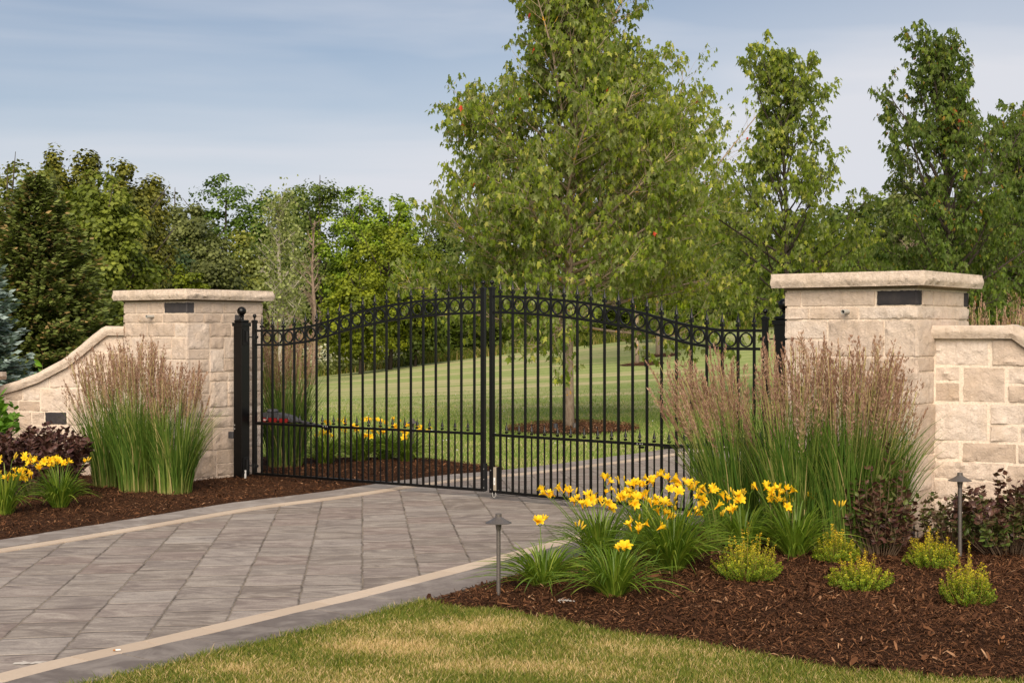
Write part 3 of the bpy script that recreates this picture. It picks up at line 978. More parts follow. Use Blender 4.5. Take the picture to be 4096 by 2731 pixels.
def cap_slab(mb, pts, z0, z1, r, cell=0.02, bulge=0.024, closed=True):
    """rough edged slab around a convex footprint (list of xy, counter clockwise)"""
    P = np.array(pts, float); n = len(P); ring = []
    for i in range(n if closed else n - 1):
        a, b = P[i], P[(i + 1) % n]; L_ = np.linalg.norm(b - a); m = max(2, int(L_ / cell))
        for k in range(m): ring.append((a + (b - a) * k / m, np.array([(b - a)[1], -(b - a)[0]]) / L_, min(k / m * L_, (1 - k / m) * L_)))
    Q = np.array([x[0] for x in ring]); Nn = np.array([x[1] for x in ring])
    ex = norm(Q - Q.mean(0))
    m = len(Q); zs = [0, .08, .3, .5, .68, .85, 1.0]
    bl = [-.006, .006, .9, 1.0, .55, .25, 0.0]
    V = []
    s_ = np.arange(m)
    for k, (t_, bb) in enumerate(zip(zs, bl)):
        f = fbm(np.stack([Q[:, 0] * 7, Q[:, 1] * 7, np.full(m, t_ * 2.3)], -1), 21, 3)
        g = noise(np.stack([Q[:, 0] * 28, Q[:, 1] * 28, np.full(m, t_ * 6.0)], -1), 8)
        d = bulge * bb * (0.75 + .6 * f) + (.010 * g if 0 < k < 6 else .0025 * g)
        V.append(np.concatenate([Q + Nn * d[:, None], np.full((m, 1), z0 + (z1 - z0) * t_) + (0.005 * f[:, None] if 0 < k < 6 else 0)], 1))
    V = np.concatenate(V); F = []
    K = len(zs)
    for k in range(K - 1):
        for i in range(m):
            j = (i + 1) % m
            F.append((k * m + i, k * m + j, (k + 1) * m + j, (k + 1) * m + i))
    F.append(tuple((K - 1) * m + i for i in range(m)))
    F.append(tuple(range(m - 1, -1, -1)))
    mb.add(V.tolist(), F, float(r.uniform(.3, .7)))


PS = 1.06
ROWS_P = [.14, .13, .15, .10, .14, .12, .10, .15, .13, .10, .14, .11, .13, .15, .10, .135]   # from -0.1 upward


def pillar(C, rz, seed, label, slates, conduit):
    r = np.random.default_rng(seed)
    root = empty("stone_pillar", (C[0], C[1], 0), rz, label, "pillar", "stone gate pillars")
    H0 = -.105; rows = ROWS_P; top = H0 + sum(rows)
    core = MB().box((-PS / 2, PS / 2, (H0 - .1 + top) / 2), (PS - .012, PS - .012, top - H0 + .1))
    core.build("mortar_core", M['mortar'], root)
    mb = MB(); ms = MB()
    faces = [((-PS, 0, H0), (1, 0, 0), (0, -1, 0)), ((0, 0, H0), (0, 1, 0), (1, 0, 0)), ((0, PS, H0), (-1, 0, 0), (0, 1, 0)), ((-PS, PS, H0), (0, -1, 0), (-1, 0, 0))]
    for fi, (og, U, Nn) in enumerate(faces):
        blocks = pack(PS, rows[:-1], r)
        if seed == 1 and fi == 1:
            zt0 = sum(rows[:-2])
            blocks = [(a_, b_, c_, min(d_, zt0)) for (a_, b_, c_, d_) in blocks if c_ < zt0 - .01]
            blocks += [(a_, b_, zt0, sum(rows[:-1])) for a_, b_ in ((0, .22), (.22, .46), (.46, .655), (.80, PS))]
            stone_block(ms, og, U, Nn, .655, .80, zt0, sum(rows[:-1]), .009, r, rough=.004)
        for (u0, u1, z0, z1) in blocks:
            tgt = None
            for (sf, su0, su1, sz0, sz1) in slates:
                if sf == fi and (u0 + u1) / 2 > su0 and (u0 + u1) / 2 < su1 and (z0 + z1) / 2 + H0 > sz0 and (z0 + z1) / 2 + H0 < sz1: tgt = 1
            # split oversize
            stone_block(ms if tgt else mb, og, U, Nn, u0, u1, z0, z1, .011, r, eu0=.008 if u0 < .001 else 0, eu1=.008 if u1 > PS - .001 else 0, cell=.02 if fi < 2 else .05)
        # regular top course
        z0 = sum(rows[:-1]); z1 = sum(rows) - .012
        cuts = {0: [0, .13, .40, .77, PS] if seed == 1 else [0, .13, .74, PS], 1: [0, .085, .42, .78, PS] if seed == 1 else [0, .10, .32, .97, PS]}.get(fi, [0, .3, .65, PS])
        if seed == 1: cuts = {0: [0, .21, .42, .68, PS], 1: [0, .10, .50, PS]}.get(fi, cuts)
        for a, b in zip(cuts[:-1], cuts[1:]):
            sl_ = (fi == 0 and b == PS) or (fi == 1 and a == 0) or (seed == 2 and fi == 1 and b == PS)
            stone_block(ms if sl_ else mb, og, U, Nn, a, b, z0, z1, .009, r, rough=.004 if sl_ else .006, tint=None if sl_ else .4,
                        eu0=.008 if a < .001 else 0, eu1=.008 if b > PS - .001 else 0, cell=.02 if fi < 2 else .05)
    smooth_by_angle(mb.build("stone_blocks", M['stone'], root, True).data, 32)
    smooth_by_angle(ms.build("slate_blocks", M['slate'], root, True).data, 32)
    z0 = top
    ud = MB().box((-PS / 2, PS / 2, z0 + .004), (PS + .02, PS + .02, .02)); ud.build("cap_shadow_strip", M['cap_shadow'], root)  # dark strip painting the shadowed recess under the cap
    cb = MB(); o_ = .085
    cap_slab(cb, [(-PS - o_, -o_), (o_, -o_), (o_, PS + o_), (-PS - o_, PS + o_)], z0 + .014, z0 + .122, r)
    cap = cb.build("cap_slab", M['cap'], root); smooth_by_angle(cap.data, 50)
    if conduit:
        u, z = conduit
        p = MB(); c = Vector((-PS + u, 0, z))
        ax = Vector((0, -1, -.03)).normalized()
        prof = [(.0175, -.02), (.0175, .098), (.0145, .0985), (.0145, .04), (.001, .04)]
        p.lathe(c, prof, 14, axis=ax)
        pc = p.build("conduit_pipe", M['pvc'], root); smooth_by_angle(pc.data)
    return root


TH = R_(37.5)
PL = (-3.43, 15.05); PR = (2.984, 10.50)
pillar(PL, -TH, 1, "left cream stone pillar with grey slate block and flat cap, beside gate post", [], (.51, PZ(1264, 15.38)))
pillar(PR, -TH, 2, "right cream stone pillar with flat cap behind the tall reed grass", [(1, 0.0, .25, -.05, .16), (0, .9, 1.1, -.05, .16)], (.52, PZ(1245, 10.83)))


def low_wall(pts, tops, seed, label, rows, front, th=.34, slates=(), stones=None, nstone=3):
    """pts: xy polyline of the face; tops: (distance, top z) profile of the masonry top"""
    r = np.random.default_rng(seed)
    root = empty("stone_wall", (pts[0][0], pts[0][1], 0), 0, label, "wall", "low stone wing walls")
    P = np.array(pts, float) - np.array(pts[0]); d = np.r_[0, np.cumsum(np.linalg.norm(np.diff(P, axis=0), axis=1))]
    tx = np.array(tops)
    def ztop(s_): return np.interp(s_, tx[:, 0], tx[:, 1])
    core = MB(); mb = MB(); ms = MB(); H0 = -.12
    for i in range(len(P) - 1):
        a, b = P[i], P[i + 1]; L_ = d[i + 1] - d[i]; U2 = (b - a) / L_; N2 = np.array([U2[1], -U2[0]]) * front
        nseg = max(1, int(L_ / .1))
        for k in range(nseg):
            s0, s1 = d[i] + L_ * k / nseg, d[i] + L_ * (k + 1) / nseg
            p0, p1 = a + U2 * (s0 - d[i]), a + U2 * (s1 - d[i])
            q0, q1 = p0 - N2 * th, p1 - N2 * th
            t0, t1 = float(ztop(s0)), float(ztop(s1))
            Vv = [(*p0, H0 - .1), (*p1, H0 - .1), (*q1, H0 - .1), (*q0, H0 - .1), (*p0, t0), (*p1, t1), (*q1, t1), (*q0, t0)]
            Fc = [(4, 5, 6, 7), (0, 1, 5, 4), (2, 3, 7, 6)]
            if k == 0 and i == 0: Fc.append((3, 0, 4, 7))
            if k == nseg - 1 and i == len(P) - 2: Fc.append((1, 2, 6, 5))
            core.add(Vv, Fc)
        blocks = stones if (stones is not None and i == 0) else pack(L_, rows, r)
        for (u0, u1, z0, z1) in blocks:
            if H0 + z0 > max(ztop(d[i] + u0), ztop(d[i] + u1)) - .03: continue
            tgt = any(s0 < d[i] + (u0 + u1) / 2 < s1 and zz0 < H0 + (z0 + z1) / 2 < zz1 for (s0, s1, zz0, zz1) in slates)
            zt = (lambda A, i=i: ztop(d[i] + A) - H0)
            if tgt:
                sa, sb = max(u0, slates[0][0] - d[i]), min(u1, slates[0][1] - d[i])
                for (qa, qb) in ((u0, sa), (sb, u1)):
                    if qb - qa > .04: stone_block(mb, (a[0], a[1], H0), (U2[0], U2[1], 0), (N2[0], N2[1], 0), qa, qb, z0, z1, .014, r, joint=.013)
                u0, u1 = sa, sb
            stone_block(ms if tgt else mb, (a[0], a[1], H0), (U2[0], U2[1], 0), (N2[0], N2[1], 0), u0, u1, z0, z1, .014, r, joint=.014, ztop=zt, rough=.018)
    core.build("mortar_core", M['mortar'], root)
    smooth_by_angle(mb.build("stone_blocks", M['stone'], root, True).data, 32)
    if ms.n: smooth_by_angle(ms.build("slate_block", M['slate'], root, True).data, 32)
    # coping
    cp = MB(); ss = np.unique(np.concatenate([np.arange(0, d[-1], .05), tx[:, 0], d])); ss = ss[(ss >= 0) & (ss <= d[-1])]
    rg = []
    ov = .055
    prof = [(-.0, 0.0), (.004, .1), (.020, .35), (.026, .55), (.016, .8), (0, 1.0)]
    for s_ in ss:
        x = np.interp(s_, d, P[:, 0]); y = np.interp(s_, d, P[:, 1])
        k = min(np.searchsorted(d, s_, side='right') - 1, len(P) - 2); U2 = (P[k + 1] - P[k]) / (d[k + 1] - d[k]); N2 = np.array([U2[1], -U2[0]]) * front
        sl_ = (ztop(s_ + .02) - ztop(s_ - .02)) / .04
        tk = .098 * math.sqrt(1 + sl_ * sl_)
        row = []
        for (o1, t_) in prof:
            f = float(fbm(np.array([s_ * 7, t_ * 3, seed * 3.1]), 4)); g = float(noise(np.array([s_ * 30, t_ * 8, seed]), 6))
            e = o1 * (.8 + .7 * f) + .005 * g * (0 < t_ < 1)
            row.append((x + N2[0] * (ov + e), y + N2[1] * (ov + e), float(ztop(s_)) + tk * t_))
        for (o1, t_) in prof[::-1]:
            row.append((x - N2[0] * (th + ov + o1), y - N2[1] * (th + ov + o1), float(ztop(s_)) + tk * t_))
        rg.append(row)
    n = len(rg[0]); Vv = [p for row in rg for p in row]; Fc = []
    for k in range(len(rg) - 1):
        for i in range(n):
            j = (i + 1) % n
            q = (k * n + i, (k + 1) * n + i, (k + 1) * n + j, k * n + j)
            Fc.append(q if front > 0 else q[::-1])
    Fc.append(tuple(range(n))); Fc.append(tuple((len(rg) - 1) * n + i for i in range(n - 1, -1, -1)))
    cp.add(Vv, Fc, .5)
    c = cp.build("coping", M['cap'], root); smooth_by_angle(c.data, 50)
    return root


# left wall: runs from the left corner of the left pillar towards the left
WY = 15.72
def wl(px, py): return (PX(498, WY) - PX(px, WY), PZ(py, WY) - .098)
low_wall([(PX(502, WY), WY), (PX(-350, WY), WY + .1), (PX(-900, WY), WY - .2)],
         [(-.5, PZ(1304, WY) - .098), wl(498, 1304), wl(427, 1305), wl(378, 1343), wl(329, 1384), wl(264, 1433), wl(153, 1491), wl(69, 1522), wl(0, 1541), wl(-80, 1552), wl(-900, 1560)],
         3, "low cream stone wall sweeping down to the left of the left pillar", [.14, .15, .12, .14, .13, .15, .12, .14, .13, .14, .12, .15], -1,
         slates=[(PX(498, WY) - PX(262, WY), PX(498, WY) - PX(170, WY), PZ(1700, WY), PZ(1640, WY))])
# right wall
def wr(px, py, d=10.6): return None
RU = Vector((.906, -.42)).normalized()
RW0 = (3.15, 10.78)
rt = PZ(1352, 10.72)
H0w = -.12
def rz_(py, Y=10.6): return PZ(py, Y) - H0w
yy = lambda p: rz_(p)
def ru(px):
    k = (px - 2048.0) / F_SRC
    # intersection of the view ray with the wall line
    return (k * RW0[1] - RW0[0]) / (RU.x - k * RU.y)
A_ = ru
rstones = []
for (x0, x1, y0, y1) in [(3738, 3958, 1463, 1362), (3966, 4140, 1463, 1350),
                         (3738, 3842, 1526, 1464), (3738, 3842, 1610, 1527), (3850, 4024, 1610, 1464), (4030, 4160, 1534, 1464), (4030, 4160, 1610, 1535),
                         (3736, 3953, 1766, 1611), (3959, 4160, 1696, 1611), (3959, 4078, 1766, 1697), (4079, 4180, 1766, 1697),
                         (3736, 3842, 1838, 1767), (3846, 4070, 1850, 1767), (4071, 4180, 1850, 1767),
                         (3736, 4024, 1920, 1845), (4026, 4180, 1990, 1851), (3736, 3860, 2000, 1921), (3861, 4024, 2000, 1921),
                         (3736, 3900, 2085, 2001), (3901, 4180, 2085, 1991), (3736, 3960, 2180, 2086), (3961, 4180, 2180, 2086)]:
    rstones.append((ru(x0), ru(x1), yy(y0), yy(y1)))
umax = max(s_[1] for s_ in rstones)
rstones += [(u0 + umax - .02, u1 + umax, z0, z1) for (u0, u1, z0, z1) in pack(1.2, [.15, .14, .16, .13, .15, .14, .16, .13, .15, .14], np.random.default_rng(5))]
UT = ru(4050)
low_wall([RW0, (RW0[0] + RU.x * (umax + 1.2), RW0[1] + RU.y * (umax + 1.2))],
         [(-.5, rt), (0, rt), (UT, rt), (UT + .16, rt - .12), (UT + .9, rt - .62), (UT + 1.6, rt - .8)],
         4, "low cream stone wall of large rough blocks right of the right pillar", [.15] * 12, 1, stones=rstones)
# small far end pier at the left border of the picture
pr = empty("stone_pier", (PX(-262, 15.2), 15.2, 0), 0, "short pier cap of cream stone peeping in at the left border above the wall", "pier")
pb = MB().box((.12, .25, .46), (.6, .5, 1.12)); pb.build("pier_body", M['mortar'], pr)
cb = MB(); zc = PZ(1526, 15.0)
cap_slab(cb, [(-.3, -.08), (.56, -.08), (.56, .58), (-.3, .58)], zc, zc + .085, np.random.default_rng(4)); c_ = cb.build("cap_slab", M['cap'], pr); smooth_by_angle(c_.data, 50)

# ------------------------------------------------------------------ the double gate
SP = .1524; E0 = .68 * SP; LEN = 18 * SP + 2 * E0
ZB, ZM, RR = .073, .612, .150      # bottom rail, middle rail centres, ring rail drop


def finial_mesh(h=.086, wd=.0195, col=.016):
    mb = MB()
    mb.lathe((0, 0, 0), [(.013, 0), (.016, .004), (.010, .010), (.010, .022)], 8)
    mb.box((0, 0, .036), (.033, .033, .027), bev=.002)
    mb.lathe((0, 0, .050), [(.009, 0), (.006, .006), (wd, .010), (wd * .98, .014), (wd * .62, .034), (wd * .34, .058), (.0035, h - .006), (.0055, h - .002), (.0045, h + .004), (.001, h + .006)], 8, rot=math.pi / 8)
    return mb.mesh("spear_finial", M['black'])


def small_finial_mesh():
    mb = MB()
    mb.box((0, 0, .014), (.019, .019, .007)); mb.box((0, 0, .024), (.026, .026, .014), bev=.002)
    mb.lathe((0, 0, .031), [(.006, 0), (.004, .008), (.0165, .012), (.0162, .015), (.0105, .038), (.005, .062), (.003, .078), (.0045, .083), (.001, .088)], 8, rot=math.pi / 8)
    return mb.mesh("small_spear_finial", M['black'])


FIN, SFIN = finial_mesh(), small_finial_mesh()
ringmb = MB()
Rr = (RR - .024) / 2 - .0008; tk = .0115
n1_ = 36
Vv = []; Fc = []
for i in range(n1_):
    a = 2 * math.pi * i / n1_
    for (dr, dy) in ((0, -.007), (0, .007), (-tk, .007), (-tk, -.007)):
        Vv.append(((Rr + dr) * math.cos(a), dy, (Rr + dr) * math.sin(a)))
for i in range(n1_):
    j = (i + 1) % n1_
    for k in range(4): Fc.append((i * 4 + k, i * 4 + (k + 1) % 4, j * 4 + (k + 1) % 4, j * 4 + k))
RING = MB().add(Vv, Fc).mesh("ring", M['black'])
BALL = MB(); BALL.lathe((0, 0, 0), [(.010, 0), (.012, .003), (.006, .008), (.006, .014), (.014, .018), (.012, .023), (.007, .026)] + [(.021 * math.sin(a) + .0005, .046 - .021 * math.cos(a)) for a in np.linspace(.35, math.pi - .05, 12)], 18)
BALL = BALL.mesh("ball_finial", M['black'], True)


def bar_mesh(name, w_, z0, z1):
    """square bar with small ribs so that its edges catch light"""
    mb = MB(); mb.box((0, 0, (z0 + z1) / 2), (w_, w_, z1 - z0), bev=.0018)
    return mb.mesh(name, M['black'])


def rail(name, xs, zs, parent, hgt=.024, dep=.025):
    mb = MB(); V = []; F = []
    n = len(xs)
    for x, z in zip(xs, zs):
        for (dy, dz) in ((-dep / 2, -hgt / 2 + .002), (-dep / 2 + .002, -hgt / 2), (dep / 2 - .002, -hgt / 2), (dep / 2, -hgt / 2 + .002), (dep / 2, hgt / 2 - .002), (dep / 2 - .002, hgt / 2), (-dep / 2 + .002, hgt / 2), (-dep / 2, hgt / 2 - .002)):
            V.append((x, dy, z + dz))
    for k in range(n - 1):
        for i in range(8):
            j = (i + 1) % 8
            F.append((k * 8 + i, (k + 1) * 8 + i, (k + 1) * 8 + j, k * 8 + j))
    F.append(tuple(range(8))); F.append(tuple((n - 1) * 8 + i for i in range(7, -1, -1)))
    return mb.add(V, F).build(name, M['black'], parent)


def gate_leaf(P0, th, ypx, first_x, mirror, label, hx_src):
    """P0: ground position of picket 0; ypx: measured top edge of the top rail at the pickets"""
    cs, sn = math.cos(th), math.sin(th)
    root_x, root_y = P0[0] - E0 * cs, P0[1] + E0 * sn
    root = empty("gate_leaf", (root_x, root_y, 0), -th, label, "gate", "the two leaves of the black drive gate")
    pos = [E0 + i * SP for i in range(19)]
    Zd = [root_y - x * sn for x in pos]
    zt = [CAMZ + (1322 - y) / F_SRC * Z - .010 for y, Z in zip(ypx, Zd)]
    # light smoothing
    za = np.array(zt); za[1:-1] = (za[:-2] + 2 * za[1:-1] + za[2:]) / 4; zt = list(za)
    z_lo = zt[-1] if mirror else zt[0]; z_hi = zt[0] if mirror else zt[-1]
    for k in ((16, 17, 18) if mirror else (0, 1, 2)): zt[k] = z_lo = 1.6 + .012 - .010
    ends = ((z_hi + .001, z_lo) if mirror else (z_lo, z_hi + .001))
    xs = [0] + pos + [LEN]; zs = [ends[0]] + zt + [ends[1]]
    xi = np.linspace(.012, LEN - .012, 80)
    # smooth interpolation
    zi = np.interp(xi, xs, zs)
    for _ in range(3): zi[1:-1] = (zi[:-2] + 2 * zi[1:-1] + zi[2:]) / 4
    rail("top_rail", xi, zi, root); rail("ring_rail", xi, zi - RR, root)
    rail("middle_rail", [.012, LEN - .012], [ZM, ZM], root)
    rail("bottom_rail", [.012, LEN - .012], [ZB, ZB], root, .027, .026)
    hinge_z, meet_z = 1.715, 2.018
    for x, zt_, lab in ((0, meet_z if mirror else hinge_z, 'a'), (LEN, hinge_z if mirror else meet_z, 'b')):
        mb = MB(); mb.box((0, 0, (ZB - .012 + zt_ - .01) / 2), (.042, .042, zt_ - .01 - ZB + .012), bev=.0022)
        mb.box((0, 0, zt_ - .015), (.053, .053, .022), bev=.002)
        mb.box((0, 0, zt_ - .001), (.036, .036, .006))
        s_ = mb.build("stile", M['black'], root, loc=(x, 0, 0))
        link("ball_finial", BALL, s_, (0, 0, zt_))
    for i, (x, z) in enumerate(zip(pos, zt)):
        zz = float(np.interp(x, xi, zi))
        me = bar_mesh("picket", .0205, ZB + .010, zz + .012)
        p = link("picket", me, root, (x, 0, 0))
        link("spear_finial", FIN, p, (0, 0, zz + .008))
        if i < 18:
            xm = x + SP / 2; zr = float(np.interp(xm, xi, zi)) - RR / 2
            link("ring", RING, root, (xm, 0, zr))
    sme = bar_mesh("short_picket", .0130, ZB + .010, ZM + .012)
    for i in range(18):
        p = link("short_picket", sme, root, (pos[i] + SP / 2, 0, 0))
        link("spear_finial", SFIN, p, (0, 0, ZM + .008))
    return root, zi


yl = [349, 350, 350, 348, 340, 322, 298, 272, 250, 230, 212, 196, 182, 171, 161, 152.5, 146, 141, 137.5]
yl = [y / 1.6509 + 1100 for y in yl]
yr = [132.5, 134, 138, 143, 150, 158, 168, 180, 193, 208.5, 226, 248, 275, 305, 331, 344, 347, 347, 347]
yr = [y / 1.6509 + 1100 for y in yr]
thL = R_(32.6); thR = R_(39.8)
GLf, _ = gate_leaf((-2.674, 15.23), thL, yl, 0, False, "left leaf of the black iron gate with spear topped pickets and a row of rings", 0)
GRt, _ = gate_leaf((-.110, 13.51), thR, yr, 0, True, "right leaf of the black iron gate, partly behind the tall reed grass", 0)

# fittings at the meeting stiles
lk = MB().box((LEN + .030, -.012, .200), (.020, .046, .262)); lk.build("lock_plate", M['blackplate'], GLf)
bl = MB()
for z in (.28, .18, .10): bl.lathe((LEN + .030, -.036, z), [(.0055, 0), (.0055, .004), (.002, .006)], 8, axis=(0, -1, 0))
bl.build("plate_bolts", M['steel'], GLf)
lh = MB().box((.048, -.004, .196), (.034, .034, .222), bev=.002); lho = lh.build("magnetic_lock", M['lockmetal'], GRt)
st = MB().box((.048, -.0222, .175), (.020, .001, .070)); st.build("lock_sticker", M['white'], lho)
sm_ = MB()
for k in range(4): sm_.box((.048 + .003 * (k % 2), -.0230, .160 + .006 * k), (.008, .0004, .003))
sm_.build("sticker_marks", M['blackplate'], lho)
MB().box((.074, .004, .200), (.012, .04, .215)).build("lock_bracket", M['blackplate'], GRt)
dp = MB(); dp.tube([(.012, -.006, .07), (.012, -.006, .032)], .007, 8); dp.box((.012, -.006, .028), (.018, .018, .010), bev=.003)
dp.build("drop_bolt", M['black'], GRt)
bw = MB(); bw.lathe((0, -.020, .275), [(.006, 0), (.006, .004), (.002, .006)], 8, axis=(0, -1, 0)); bw.lathe((.0, -.020, .095), [(.006, 0), (.006, .004), (.002, .006)], 8, axis=(0, -1, 0))
bw.build("stile_bolts", M['steel'], GRt)
# cable tied along the lower edge of the right leaf
cr_ = random.Random(3); pts = []
for k in range(40):
    x = .03 + k * 2.6 / 39
    pts.append((x, -.018, ZB - .014 - .007 * abs(math.sin(k * .55)) - .003 * cr_.random()))
MB().tube(pts, .0035, 5).build("lower_cable", M['cable'], GRt)
MB().tube([(.02, -.02, .065), (.035, -.03, .03), (.055, -.03, .02), (.07, -.025, .045), (.06, -.02, .068)], .003, 5).build("loose_cable", M['pvc'], GRt)


def gate_bracket(root, x):
    b1 = MB(); b1.box((x, .0, ZM - .028), (.045, .03, .018), bev=.002)
    b1.box((x + .045, .012, ZM - .040), (.02, .02, .045), bev=.002)
    b = b1.build("arm_bracket", M['black'], root)
    b2 = MB()
    for q in (-.035, -.005, .018): b2.lathe((x + q, -.011, ZM), [(.008, 0), (.008, .004), (.004, .007)], 8, axis=(0, -1, 0))
    b2.build("bracket_bolts", M['steel'], b)


gate_bracket(GLf, 1.00)
gate_bracket(GRt, 1.72)


def hinge_set(root, x, side, zs):
    for z in zs:
        h = MB()
        h.tube([(x, 0, z), (x + side * .14, 0, z)], .006, 8)
        h.lathe((x - side * .045, 0, z), [(.014, 0), (.014, .010), (.009, .012), (.009, .026), (.004, .028)], 8, axis=(side, 0, 0))
        h.box((x, 0, z), (.045, .045, .05), bev=.003)
        h.build("hinge_bolt", M['blackplate'], root)


hinge_set(GLf, 0, -1, (1.535, .155)); hinge_set(GRt, LEN, 1, (1.535, .155))


def gate_post(x, y, rz, label, sensor, hs):
    root = empty("gate_post", (x, y, 0), rz, label, "post", "black steel posts carrying the gate")
    W = .122; zc = 1.716
    mb = MB(); mb.box((0, 0, (zc - .05 - .25) / 2), (W, W, zc - .05 + .25), bev=.003)
    mb.build("shaft", M['black'], root)
    cp = MB(); cp.box((0, 0, zc - .047), (.146, .146, .040), bev=.003)
    cp.box((0, 0, zc - .012), (.122, .122, .030), bev=.010)
    cp.build("post_cap", M['black'], root)
    bb = MB()
    bb.lathe((0, 0, zc + .003), [(.026, 0), (.026, .010), (.018, .012), (.014, .026), (.016, .034), (.030, .040), (.026, .046), (.019, .050)] + [(.0485 * math.sin(a) + .0005, .095 - .0485 * math.cos(a)) for a in np.linspace(.42, math.pi - .03, 18)], 28)
    b = bb.build("ball_finial", M['black'], root); smooth_by_angle(b.data, 50)
    for z in (1.535, .155):
        hp = MB(); hx = hs * (W / 2 + .004)
        hp.box((hx, 0, z), (.008, .085, .175))
        hp.tube([(hx + hs * .016, .0, z - .05), (hx + hs * .016, .0, z + .06)], .011, 10)
        for a in (-.03, .03):
            for c in (-.075, .075): hp.lathe((hx + hs * .003, a, z + c), [(.008, 0), (.007, .006), (.002, .008)], 8, axis=(hs, 0, 0))
        hp.build("hinge_plate", M['blackplate'], root)
    if sensor:
        s_ = MB(); s_.box((-.098, -.045, .477), (.072, .05, .072), bev=.005); s_.box((-.112, -.073, .477), (.012, .006, .054))
        s_.build("photo_sensor", M['greyplastic'], root)
        q = MB()
        for z in (.585, .545): q.lathe((-.045, -.060, z), [(.010, 0), (.010, .004), (.005, .008)], 10, axis=(0, -1, 0))
        q.build("post_bolts", M['steel'], root)
        g = MB(); g.box((W / 2 + .012, -.02, .055), (.014, .014, .10)); g.build("hanging_tag", M['white'], root)
    return root


def leafpt(root, x, y=0):
    a = root.rotation_euler[2]; return (root.location[0] + x * math.cos(a) - y * math.sin(a), root.location[1] + x * math.sin(a) + y * math.cos(a))


p = leafpt(GLf, -.188, 0.0); gate_post(p[0], p[1], -thL, "square black post with ball top, sensor box and hinges by the left pillar", True, 1)
p = leafpt(GRt, LEN + .175, 0.0); gate_post(p[0], p[1], -thR, "square black post half hidden behind the left edge of the right pillar", False, -1)


def operator(root_leaf, x0, side, label):
    """swing gate operator behind a leaf: body at the post, arm reaching to the leaf bracket"""
    a = leafpt(root_leaf, x0, .0); c = root_leaf.rotation_euler[2]
    root = empty("gate_operator", (a[0], a[1], 0), c, label, "gate opener", "swing gate openers")
    D = Vector((side, .0, 0)); 
    zb = .655
    def bx(x0_, x1_, y0, y1, z0, z1, nm, mt, par=root, bev=.006):
        m_ = MB(); m_.box((side * (x0_ + x1_) / 2, (y0 + y1) / 2, (z0 + z1) / 2), (x1_ - x0_, y1 - y0, z1 - z0), bev=bev); return m_.build(nm, mt, par)
    body = bx(-.02, .385, .12, .23, .618, .668, "red_housing", M['red'])
    m_ = MB()
    pr_ = [(-.02, .669), (-.02, .705), (.02, .722), (.20, .722), (.38, .690), (.44, .650), (.44, .630), (.386, .630), (.386, .669)]
    Vv = [(side * x, y, z) for y in (.118, .232) for (x, z) in pr_]; n_ = len(pr_)
    m_.add(Vv, [tuple(range(n_)), tuple(range(2 * n_ - 1, n_ - 1, -1))] + [(i, n_ + i, n_ + (i + 1) % n_, (i + 1) % n_) for i in range(n_)])
    m_.build("grey_cover", M['greyplastic'], root)
    t_ = MB(); t_.lathe((side * .10, .175, .722), [(.062, 0), (.062, .022), (.050, .034), (.02, .038)], 20); t_.build("cover_cap", M['greyplastic'], root, True)
    t_ = MB(); t_.tube([(side * .42, .175, .645), (side * 1.02, .04, ZM - .02)], .018, 10); t_.build("drive_arm", M['greyplastic'], root)
    t_ = MB(); t_.box((side * -.06, .16, .60), (.10, .05, .035), bev=.004); t_.build("rear_bracket", M['blackplate'], root)
    return root, body


opr, body = operator(GLf, .0, 1, "red and grey gate opener arm behind the left gate leaf beside the left post")
fc = bpy.data.curves.new("housing_lettering", 'FONT'); fc.body = "Hilas"; fc.size = .030; fc.extrude = .0004
tmp = bpy.data.objects.new("tmp_text", fc); COL.objects.link(tmp); bpy.context.view_layer.update()
fm = bpy.data.meshes.new_from_object(tmp.evaluated_get(bpy.context.evaluated_depsgraph_get())); bpy.data.objects.remove(tmp)
fm.materials.clear(); fm.materials.append(M['white'])
fo = link("housing_lettering", fm, body, (.005, .1185, .634)); fo.rotation_euler = (R_(90), 0, 0)
operator(GRt, LEN, -1, "red and grey gate opener arm behind the right gate leaf amid the reed grass")

# ------------------------------------------------------------------ path lights
def path_light(x, y, z, h, label, s_=1.0):
    root = empty("path_light", (x, y, z), 0, label, "garden light", "bronze mushroom path lights")
    st_ = MB(); st_.tube([(0, 0, -.12), (0, 0, h - .085)], .0125 * s_, 14); b = st_.build("stem", M['lamp'], root); smooth_by_angle(b.data)
    c_ = MB(); c_.lathe((0, 0, h - .10 * s_), [(.013, 0), (.015, .012), (.019, .040), (.0195, .052), (.010, .054)], 18); b = c_.build("socket", M['lamp'], root); smooth_by_angle(b.data)
    hd = MB(); hd.lathe((0, 0, h - .05 * s_), [(.002, .008), (.074, -.003), (.078, -.004), (.0785, -.001), (.045, .016), (.026, .028), (.0195, .033), (.0185, .034), (.0185, .050), (.016, .0525), (.001, .053)], 32)
    b = hd.build("lamp_shade", M['lamp'], root); smooth_by_angle(b.data, 30)
    return root


g = G(1994, 2400); path_light(g[0], g[1], 0.0, .515, "bronze mushroom path light at the driveway corner beside the lilies")
gx_ = PX(3840, 9.62); path_light(gx_, 9.62, MR(gx_, 9.62), .575, "bronze mushroom path light in front of the low wall on the right", 1.12)
path_light(PX(1651, 17.35), 17.35, 0.0, .53, "bronze mushroom path light behind the left gate leaf near lilies")

